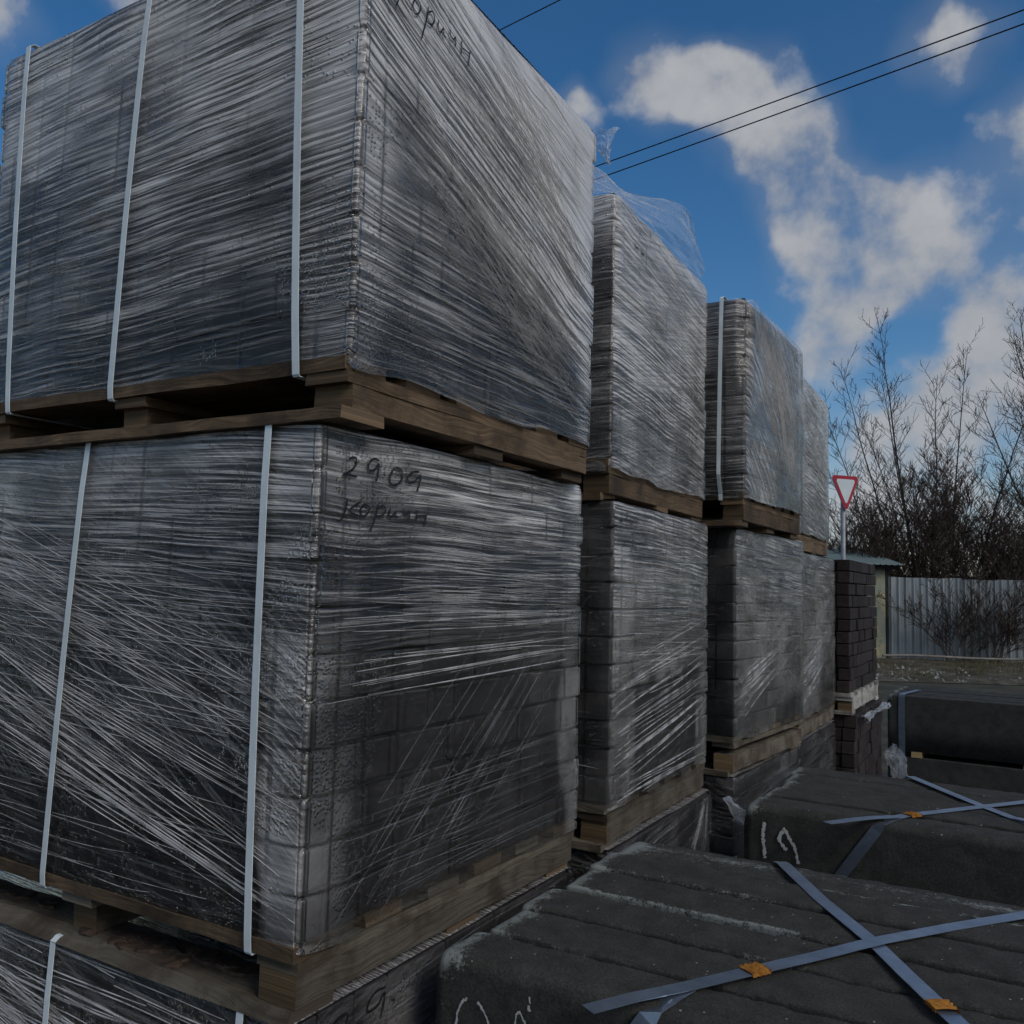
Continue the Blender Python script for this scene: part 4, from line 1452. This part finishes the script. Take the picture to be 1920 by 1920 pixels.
ZT = 1.1235
steel(K1, None, [(.452, .205, 1.128), (.50, .29, 1.1285), (.56, .385, 1.127), (.64, .52, ZT + .003), (.72, .655, ZT + .001), (.807, .796, ZT + .0035), (.93, .985, ZT), (1.09, 1.20, ZT),
                 (1.125, 1.247, ZT - .005)], clip=[((.64, .521, ZT + .003), math.atan2(.275, .166))])
steel(K1, None, [(.56, .385, 1.1245), (.548, .33, 1.122), (.535, .298, 1.113), (.525, .283, 1.10), (.505, .2815, 1.07), (.46, .281, 1.0), (.38, .281, .85)],
      across=[(.9, -.4, 0), (.9, -.4, .1), (.95, -.2, .3), (1, 0, -.3), (1, 0, -.5), (1, 0, -.55), (1, 0, -.55)])
steel(K1, None, [(.50, 1.262, 1.098), (.503, 1.252, 1.119), (.52, 1.225, ZT), (.66, 1.0, ZT), (.807, .796, ZT - .0005), (.88, .67, ZT + .001), (.95, .553, ZT + .003), (1.03, .43, ZT), (1.13, .29, ZT - .004)],
      clip=[((.95, .555, ZT + .003), math.atan2(-.245, .145))])
chalk(K1, [[(.143, .965), (.143, .998), (.146, 1.019), (.155, 1.039), (.167, 1.048)], [(.19, 1.047), (.203, 1.035), (.216, 1.014), (.22, .985)],
           [(.268, 1.0), (.271, 1.027), (.277, 1.058), (.294, 1.033), (.302, 1.005)], [(.30, 1.083), (.302, 1.072)], [(.299, 1.068), (.301, 1.058)]], 0.2795, 0.005)
Z2 = 1.1185
steel(K2, None, [(.536, 1.69, 1.132), (.60, 1.80, 1.130), (.64, 1.87, 1.127), (.70, 1.96, Z2 + .002), (.73, 2.005, Z2 + .003), (.904, 2.268, Z2 + .001), (1.045, 2.475, Z2), (1.18, 2.67, Z2)],
      clip=[((.735, 2.01, Z2 + .003), math.atan2(.263, .174))])
steel(K2, None, [(.71, 1.975, Z2 + .001), (.68, 1.91, 1.116), (.662, 1.876, 1.11), (.648, 1.868, 1.09), (.60, 1.8665, 1.02), (.54, 1.8665, .93), (.46, 1.8665, .81)],
      across=[(.9, -.4, 0), (.9, -.4, .1), (.95, -.2, .2), (1, 0, -.4), (1, 0, -.6), (1, 0, -.6), (1, 0, -.6)])
steel(K2, None, [(.635, 2.712, 1.105), (.65, 2.695, Z2), (.78, 2.505, Z2), (.915, 2.315, Z2 - .0005), (1.045, 2.14, Z2 + .001), (1.22, 1.9, Z2)])
steel(K2, None, [(1.02, 2.17, Z2 + .004), (1.06, 2.135, Z2 + .006), (1.16, 2.03, Z2 + .02)])
chalk(K2, [[(.300, 1.061), (.294, 1.029), (.296, .994), (.301, .945)], [(.362, 1.043), (.347, 1.023), (.35, 1.003), (.372, .982)], [(.362, 1.053), (.382, 1.018), (.402, .987), (.41, .945)]], 1.8675, 0.011)
steel(K3, None, [(.15, 7.5, 1.006), (.08, 7.10, 1.006), (.072, 7.046, 1.003), (.07, 7.041, .98), (.068, 7.041, .8), (.068, 7.043, .5), (.068, 7.043, .1)], w=.05,
      across=[(1, 0, 0)] * 7, name='steel_strap')

# ------------------------------------------------------------------ fence, shed, sign, wires
M_FENCE = noise_mat('weathered_zinc', (0.135, 0.155, 0.165), (0.24, 0.265, 0.275), scale=1.0, rough=0.6, bump=0.2, stretch=(9, 9, 0.7), vary=0.18,
                    c2=(0.09, 0.085, 0.06), c2scale=2.2, c2range=(0.56, 0.75), spec=0.3)
M_ROOFG = noise_mat('green_roof', (0.17, 0.215, 0.19), (0.25, 0.30, 0.265), scale=2.0, rough=0.7, bump=0.1, c2=(0.14, 0.13, 0.10), c2scale=1.5)
M_SHEDW = noise_mat('shed_wall', (0.17, 0.19, 0.145), (0.30, 0.31, 0.24), scale=1.5, rough=0.85, bump=0.3, stretch=(2, 2, .6), c2=(0.36, 0.31, 0.17),
                    c2scale=1.1, c2range=(0.52, 0.62))
M_DARK = noise_mat('dark_board_and_gap', (0.012, 0.013, 0.013), (0.03, 0.03, 0.03), scale=5, rough=0.9, bump=0.3)


def corrug(name, L, hgt, pitch, depth, parent, m, loc, rotz, jagged=0.0, rot=None, seed=1):
    n = max(4, int(L / pitch * 8))
    v, f = [], []
    for i in range(n + 1):
        x = L * i / n
        ph = (x / pitch) % 1.0
        y = depth * (math.exp(-((ph - .5) / .16) ** 2) - 0.25 * math.exp(-((ph - .5) / .30) ** 2))
        for z in (0, hgt * .33, hgt * .66, hgt):
            yy = y + 0.012 * (float(vn(x * 2, z * 2, seed)) - .5)
            v.append((x, -yy, z + (jagged * (float(vn(x * 1.7, 3, seed)) - .5) if z == hgt else 0)))
    for i in range(n):
        for k in range(3):
            a = i * 4 + k
            f.append((a, a + 4, a + 5, a + 1))
    # thickness
    me = pydata(name, v, f, smooth=False)
    o = new_obj(name, me, m, parent)
    sm = o.modifiers.new('thick', 'SOLIDIFY')
    sm.thickness = 0.006
    o.location = loc
    o.rotation_euler = rot or (0, 0, rotz)
    return o


FA = math.atan2(FD.y, FD.x)
fence = thing('fence', 'weathered grey-blue corrugated metal fence behind the verge', 'fence', fpt(0, 0, 0), FA)
x = 0.0
k = 0
while x < 16:
    Lp = 1.05
    corrug('fence_panel', Lp, 2.36 + random.uniform(-.015, .02), 0.21, 0.05, fence, M_FENCE, (x, (0.012 if k % 2 else 0.0), 0.0), 0, jagged=.03, seed=k)
    x += Lp - 0.02
    k += 1
shed = thing('shed', 'small pale shed with a green corrugated roof left of the fence', 'shed', fpt(-3.3, -0.55, 0), FA)


def box_part(nm, x0, x1, y0, y1, z0, z1, m, parent, bev=0.01):
    me = block_mesh(nm, x1 - x0, y1 - y0, z1 - z0, bev)
    o = new_obj(nm, me, m, parent)
    o.location = ((x0 + x1) / 2, (y0 + y1) / 2, (z0 + z1) / 2)
    return o


box_part('wall', -1.5, 3.18, 0.35, 3.0, 0.0, 2.62, M_SHEDW, shed)
box_part('dark_gap_strip', 3.185, 3.27, 0.34, 0.5, 0.0, 2.66, M_DARK, shed)  # dark strip standing in for the shaded gap between shed and fence
box_part('fascia', -1.5, 3.4, 0.16, 0.24, 2.58, 2.70, M_DARK, shed)
for i in range(7):
    box_part('batten', -1.4 + i * .7, -1.34 + i * .7, 0.325, 0.36, 0.05, 2.58, M_SHEDW, shed, .004)
rf = corrug('roof', 5.4, 3.2, 0.16, 0.035, shed, M_ROOFG, (-1.8, 0.0, 2.70), 0, rot=(R(-81), 0, 0), seed=5)
rf.rotation_euler = (R(-90 + 9.5), 0, 0)
# low roof seen over the fence
sh2 = thing('outbuilding', 'low outbuilding with a pale roof showing over the fence', 'outbuilding', fpt(3.4, 4.5, 0), FA)
box_part('wall', 0, 5, 0.2, 3, 0, 2.45, M_SHEDW, sh2)
box_part('roof', -.3, 5.3, -.1, 3.3, 2.45, 2.56, M_ROOFG, sh2)

house = thing('house', 'pale house at the far left edge, mostly hidden by the top pallet', 'house', (-13.2, 4.6, 0), R(8))
M_PLAST = noise_mat('cream_plaster', (0.42, 0.41, 0.36), (0.52, 0.50, 0.45), scale=1.5, rough=0.9, bump=0.2)
M_TILE = noise_mat('roof_slate', (0.05, 0.05, 0.055), (0.10, 0.10, 0.11), scale=6, rough=0.8, bump=0.5)
me = pydata('wall', [(-6, 0, 0), (0, 0, 0), (0, 2.0, 0), (-6, 2.0, 0), (-6, 0, 8.2), (0, 0, 8.2), (0, 2.0, 8.2), (-6, 2.0, 8.2), (-6, 1, 9.0), (0, 1, 9.0)],
            [(0, 1, 5, 4), (1, 2, 6, 9, 5), (2, 3, 7, 6), (3, 0, 4, 8, 7)])
new_obj('wall', me, M_PLAST, house)
me = pydata('roof', [(-6.2, -.2, 8.06), (.25, -.2, 8.06), (.25, 1, 9.08), (-6.2, 1, 9.08), (-6.2, 2.2, 8.06), (.25, 2.2, 8.06)], [(0, 1, 2, 3), (3, 2, 5, 4)])
o = new_obj('roof', me, M_TILE, house)
o.modifiers.new('thick', 'SOLIDIFY').thickness = 0.08


def tube(pts, rad, sides=6):
    """verts, faces of a tube along pts with radii"""
    V, Fc = [], []
    n = len(pts)
    for i in range(n):
        t = (pts[min(i + 1, n - 1)] - pts[max(i - 1, 0)]).normalized()
        a = t.cross(Vector((0.31, 0.17, 0.93))).normalized()
        b = t.cross(a)
        for k in range(sides):
            w = 2 * math.pi * k / sides
            V.append(pts[i] + (a * math.cos(w) + b * math.sin(w)) * rad[i])
    for i in range(n - 1):
        for k in range(sides):
            p, q = i * sides + k, i * sides + (k + 1) % sides
            Fc.append((p, q, q + sides, p + sides))
    return V, Fc


# give-way sign
sg = thing('road_sign', 'red and white give-way triangle sign on a grey pole', 'road sign', (-1.76, 14.52, 0.0), 0)
V, Fc = tube([Vector((0, 0, 0)), Vector((0, 0, 2)), Vector((0, 0, 3.80))], [.04, .04, .04], 12)
new_obj('pole', pydata('pole', V, Fc + [tuple(range(24, 36))], smooth=True), M_STEELPOLE, sg)
M_RED = noise_mat('sign_red', (0.30, 0.012, 0.03), (0.36, 0.02, 0.04), scale=4, rough=0.4, bump=0.02)
M_WHITE = noise_mat('sign_white', (0.50, 0.55, 0.56), (0.58, 0.63, 0.64), scale=4, rough=0.4, bump=0.02)
M_BACK = noise_mat('sign_back', (0.35, 0.35, 0.36), (0.42, 0.42, 0.43), scale=4, rough=0.5, bump=0.02)


def tri_plate(nm, sc, y0, y1, m, parent, cz=0.0):
    pts = []
    sd, rr = 0.72, 0.05
    h = sd * math.sqrt(3) / 2
    cs = [(-sd / 2, h / 3), (sd / 2, h / 3), (0, -2 * h / 3)]
    for i, (cx_, cz_) in enumerate(cs):
        l_ = math.hypot(cx_, cz_)
        ux, uz = cx_ / l_, cz_ / l_
        ox, oz = cx_ - ux * rr * 2, cz_ - uz * rr * 2
        a0 = math.atan2(uz, ux)
        for k in range(-3, 4):
            a = a0 + k * R(20)
            pts.append(((ox + rr * math.cos(a)) * sc, (oz + rr * math.sin(a)) * sc + cz))
    # order around by angle
    pts.sort(key=lambda p: math.atan2(p[1] - cz, p[0]))
    n = len(pts)
    v = [(x, y0, z) for x, z in pts] + [(x, y1, z) for x, z in pts]
    f = [tuple(range(n)), tuple(range(2 * n - 1, n - 1, -1))] + [(i, (i + 1) % n, n + (i + 1) % n, n + i) for i in range(n)]
    return new_obj(nm, pydata(nm, v, f), m, parent)


pl = part_empty('sign_plate', sg, (0.05, -0.06, 3.62))
pl.rotation_euler = (0, R(-2), R(30.8 + 31))
tri_plate('back_plate', 1.0, -0.005, 0.012, M_BACK, pl)
tri_plate('red_border', 0.985, -0.009, -0.0055, M_RED, pl)
tri_plate('white_face', 0.70, -0.013, -0.0095, M_WHITE, pl)


def wire(label, a, b, sag, r=0.011):
    a, b = Vector(a), Vector(b)
    pts = []
    for i in range(41):
        t = i / 40
        p = a.lerp(b, t)
        p.z -= sag * 4 * t * (1 - t)
        pts.append(p)
    V, Fc = tube(pts, [r] * 41, 5)
    o = new_obj('overhead_wire', pydata('overhead_wire', V, Fc, smooth=True), M_WIRE)
    tag(o, label, 'wire', 'overhead wires')


def ext(a, b, k0, k1):
    a, b = Vector(a), Vector(b)
    return a - (b - a) * k0, b + (b - a) * k1


A_, B_ = ext((-3.469, 8.864, 7.34), (1.074, 7.948, 7.33), 2.2, 2.2)
wire('upper of the two parallel overhead wires against the clouds', A_ + Vector((0, 0, .12)), B_ + Vector((0, 0, .12)), 0.16, .0075)
A_, B_ = ext((-3.413, 8.91, 7.20), (1.071, 7.959, 7.20), 2.2, 2.2)
wire('lower of the two parallel overhead wires against the clouds', A_ + Vector((0, 0, .12)), B_ + Vector((0, 0, .12)), 0.16, .0075)
A_, B_ = ext((-5.001, 8.455, 9.297), (-3.861, 7.99, 9.053), 4, 9)
wire('single overhead wire crossing the sky right above the nearest stack', A_, B_, 0.0, .008)


# ------------------------------------------------------------------ bare trees and shrubs
M_TWIG = noise_mat('bare_twigs', (0.026, 0.018, 0.014), (0.068, 0.048, 0.036), scale=6, rough=0.9, bump=0.1)
M_TRUNK = noise_mat('grey_bark', (0.035, 0.03, 0.026), (0.085, 0.073, 0.062), scale=5, rough=0.9, bump=0.5, bdist=0.02, stretch=(3, 3, .6))
M_LEAF = noise_mat('dry_leaves', (0.10, 0.045, 0.015), (0.20, 0.10, 0.035), scale=3, rough=0.8, bump=0.1)


class Limbs:
    def __init__(s):
        s.V, s.F = [], []

    def add(s, pts, rads, sides):
        V, Fc = tube(pts, rads, sides)
        b = len(s.V)
        s.V += V
        s.F += [tuple(i + b for i in f) for f in Fc]


def grow(rd, p, d, L, r, steps, bend, up_, wob):
    pts, rads = [p.copy()], [r]
    d = d.normalized()
    for i in range(steps):
        d = (d + Vector((rd.gauss(0, wob), rd.gauss(0, wob), rd.gauss(0, wob) + up_)) + bend).normalized()
        p = p + d * (L / steps)
        pts.append(p)
        rads.append(max(r * (1 - 0.86 * (i + 1) / steps), 0.0035))
    return pts, rads


def shoots(rd, limb, pts, rads, n, Lr, spread, upk, sub, tmin=0.2, rmin=0.006, subL=0.4, ups=0.06):
    ns = len(pts) - 1
    for _ in range(n):
        t = tmin + (1 - tmin) * rd.random() ** 0.85
        k = min(int(t * ns), ns - 1)
        p = pts[k].lerp(pts[k + 1], t * ns - k)
        ax = (pts[k + 1] - pts[k]).normalized()
        sd = Vector((rd.gauss(0, 1), rd.gauss(0, 1), rd.gauss(0, .5)))
        sd = (sd - ax * sd.dot(ax)).normalized()
        d = (ax * (1 - spread) + sd * spread + Vector((0, 0, upk))).normalized()
        L = rd.uniform(*Lr) * (1.15 - 0.6 * t)
        sp, sr = grow(rd, p, d, L, max(rads[k] * .42, rmin), 4, Vector((0, 0, 0)), ups, .10)
        limb.add(sp, [max(x, .0065) for x in sr], 3)
        for _ in range(sub):
            t2 = rd.uniform(.2, 1)
            k2 = min(int(t2 * 4), 3)
            q = sp[k2].lerp(sp[k2 + 1], t2 * 4 - k2)
            a2 = (sp[k2 + 1] - sp[k2]).normalized()
            s2 = Vector((rd.gauss(0, 1), rd.gauss(0, 1), rd.gauss(0, .6))).normalized()
            d2 = (a2 * .5 + s2 * .6 + Vector((0, 0, .25))).normalized()
            tp, tr_ = grow(rd, q, d2, L * rd.uniform(.2, subL), .0055, 3, Vector((0, 0, 0)), .06, .14)
            limb.add(tp, [.0072, .0066, .006, .005], 3)


RT2 = Vector((math.cos(YAW), math.sin(YAW), 0))


def tree(label, base, stems, seed, nshoot, Lr, sub, spread=.55, name='bare_tree', cat='tree', tr_sides=6, r0_=.07, wob=.035, leaves=None, ups=.06, subL=.4, tmin=.2):
    """stems: list of (sideways offset at base, lean right, lean away, length)"""
    rd = random.Random(seed)
    th = thing(name, label, cat, base)
    tk, cw = Limbs(), Limbs()
    for (o0, lx, ly, L) in stems:
        d = (RT2 * lx + Vector((-RT2.y, RT2.x, 0)) * ly + Vector((0, 0, 1))).normalized()
        pts, rads = grow(rd, RT2 * o0, d, L, r0_ * (0.35 + L / 22), 12, Vector((0, 0, 0)), .012, wob)
        tk.add(pts, rads, tr_sides)
        shoots(rd, cw, pts, rads, nshoot, Lr, spread, .18, sub, tmin=tmin, ups=ups, subL=subL)
    new_obj('trunk', pydata('trunk', tk.V, tk.F, smooth=True), M_TRUNK, th)
    c = new_obj('crown', pydata('crown', cw.V, cw.F), M_TWIG, th)
    c['kind'] = 'stuff'
    if leaves:
        V, Fc = [], []
        for _ in range(leaves[0]):
            p = Vector(leaves[1]) + Vector((rd.gauss(0, leaves[2]), rd.gauss(0, leaves[2]), rd.gauss(0, leaves[2] * .7)))
            a = Vector((rd.gauss(0, 1), rd.gauss(0, 1), rd.gauss(0, 1))).normalized() * .035
            b = Vector((rd.gauss(0, 1), rd.gauss(0, 1), rd.gauss(0, 1))).normalized() * .025
            k = len(V)
            V += [p - a, p + b, p + a, p - b]
            Fc.append((k, k + 1, k + 2, k + 3))
        lo = new_obj('dry_leaves', pydata('dry_leaves', V, Fc), M_LEAF, th)
        lo['kind'] = 'stuff'
    return th


tree('tall bare tree with several upright stems behind the fence', (-2.0, 31.2, 0), [
    (-.3, -.13, .0, 11.2), (.0, -.03, .1, 9.2), (-.6, -.32, .1, 10.2), (-.2, -.25, -.1, 9.0), (.5, .16, .1, 10.8),
    (.8, .28, .1, 10.6), (.2, .08, .2, 9.6), (-.7, -.62, .1, 7.6), (-.9, -.85, 0, 6.4), (-.5, -.48, .2, 8.6)], 41, 44, (.6, 2.0), 6, r0_=.062, wob=.045)
tree('bare tree at the right picture edge with branches leaning left', (2.6, 33.0, 0), [
    (0, -.28, 0, 10.5), (.1, -.45, .1, 9.0), (-.2, -.16, 0, 11.5), (.3, -.62, -.1, 8.5), (.4, .1, 0, 11)], 42, 52, (.7, 2.4), 7, r0_=.09)
rd = random.Random(5)
tree('dense dark bare thicket rising behind the fence', (-1.45, 29.4, 0), [
    (q * 1.7 + rd.uniform(-.5, .5), q * .42 + rd.uniform(-.12, .12), rd.uniform(-.3, .4), (6.3 - 2.2 * abs(q) ** 1.6) * rd.uniform(.7, 1.08)) for q in [rd.uniform(-1, 1) for _ in range(140)]],
    43, 32, (.4, 1.25), 5, name='thicket', cat='shrub', r0_=.045, wob=.06, tr_sides=4, tmin=.35)
tree('second bare thicket behind the fence at the right edge', (2.6, 31.5, 0), [
    (rd.uniform(-1.6, 2.4), rd.uniform(-.4, .4), rd.uniform(-.3, .4), rd.uniform(3.2, 5.6)) for _ in range(60)], 46, 34, (.4, 1.3), 4, name='thicket',
    cat='shrub', r0_=.05, wob=.05, tr_sides=4)
tree('brown-leaved low shrub behind the green shed roof', (-3.0, 29.0, 0), [
    (rd.uniform(-1.0, .9), rd.uniform(-.6, .4), rd.uniform(-.3, .3), rd.uniform(2.6, 4.4)) for _ in range(26)], 44, 26, (.4, 1.2), 4, name='leafy_shrub',
    cat='shrub', r0_=.03, wob=.06, tr_sides=4, leaves=(900, (.15, 0, 3.3), .55))
fb_ = fpt(1.55, -.75, .1)
tree('low spreading bare bush in front of the metal fence', fb_, [
    (rd.uniform(-.35, .5), rd.uniform(-1.0, 1.25), rd.uniform(-.3, .2), rd.uniform(1.2, 3.0)) for _ in range(17)], 45, 17, (.25, .9), 4, name='bare_bush',
    cat='shrub', r0_=.03, wob=.07, tr_sides=4)
fb_ = fpt(2.6, -.7, .1)
tree('small bare bush with a few long branches along the fence', fb_, [
    (rd.uniform(-.2, .3), rd.uniform(-.6, 1.5), rd.uniform(-.3, .1), rd.uniform(1.2, 2.4)) for _ in range(14)], 47, 20, (.25, .9), 4, name='bare_bush',
    cat='shrub', r0_=.03, wob=.07, tr_sides=4)

# ------------------------------------------------------------------ small things on the verge
V, Fc = tube([Vector(fpt(-.5 + i * .8, -.95 + .05 * math.sin(i * 2.1), .22 + .02 * math.sin(i * 1.3))) for i in range(22)], [.035] * 22, 7)
tag(new_obj('pipe', pydata('pipe', V, Fc, smooth=True), noise_mat('old_pipe', (.13, .12, .10), (.24, .22, .19), scale=4, rough=.8)), 'thin pale pipe lying along the foot of the fence', 'pipe')


def rock_mesh(nm, sx, sy, sz, seed, sub=3):
    bm = bmesh.new()
    bmesh.ops.create_icosphere(bm, subdivisions=sub, radius=1.0)
    for v in bm.verts:
        p = v.co
        n = float(fbm(p.x * 1.5 + p.z, p.y * 1.5 - p.z, seed)) * .7 + .6 + .15 * float(vn(p.x * 5 + p.z * 3, p.y * 5, seed))
        v.co = Vector((p.x * sx * n, p.y * sy * n, p.z * sz * n))
    me = bpy.data.meshes.new(nm)
    bm.to_mesh(me)
    bm.free()
    return me


M_ROCK = noise_mat('pale_rock', (.17, .165, .15), (.34, .33, .30), scale=7, rough=.9, bump=.9, bdist=.04)
o = new_obj('boulder', rock_mesh('boulder', .52, .40, .24, 2), M_ROCK)
o.location = fpt(4.05, -4.3, .13)
tag(o, 'pale boulder lying on the mossy verge', 'boulder')
V, Fc = [], []
rd = random.Random(9)
for _ in range(900):
    a, b = rd.uniform(-3, 9), rd.triangular(-6.2, -.9, -5.6)
    s_ = rd.choice((.02, .03, .03, .045, .07)) * rd.uniform(.6, 1.2)
    c = Vector(fpt(a, b, .03 + .05 * min(1, (b + 6.2) / 2.2)))
    k = len(V)
    for q in ((-1, 0, -.3), (1, -.3, -.3), (.2, 1, -.3), (0, -1, -.3), (rd.uniform(-.3, .3), rd.uniform(-.3, .3), .75)):
        V.append(c + Vector(q) * s_ * rd.uniform(.7, 1.2))
    Fc += [(k, k + 3, k + 4), (k + 3, k + 1, k + 4), (k + 1, k + 2, k + 4), (k + 2, k, k + 4)]
o = new_obj('gravel', pydata('gravel', V, Fc), M_ROCK)
o['kind'] = 'stuff'
o['label'] = 'loose pale stones scattered over the mossy verge'
o['category'] = 'gravel'
V, Fc = [], []
for _ in range(9000):
    a, b = rd.uniform(-3, 10), rd.uniform(-5.4, -.3)
    if float(vn(a * 1.6, b * 1.6, 31)) < .42:
        continue
    c = Vector(fpt(a, b, .03 + .05 * min(1, (b + 6.2) / 2.2)))
    h_ = rd.uniform(.04, .17)
    w_ = Vector((rd.gauss(0, 1), rd.gauss(0, 1), 0)).normalized() * .008
    t_ = Vector((rd.gauss(0, .4), rd.gauss(0, .4), 1)) * h_
    k = len(V)
    V += [c - w_, c + w_, c + t_]
    Fc.append((k, k + 1, k + 2))
o = new_obj('grass', pydata('grass', V, Fc), noise_mat('thin_grass', (.06, .055, .02), (.15, .125, .06), scale=.8, rough=.8, bump=0))
o['kind'] = 'stuff'
o['label'] = 'thin yellow-green grass growing along the verge'
o['category'] = 'grass'
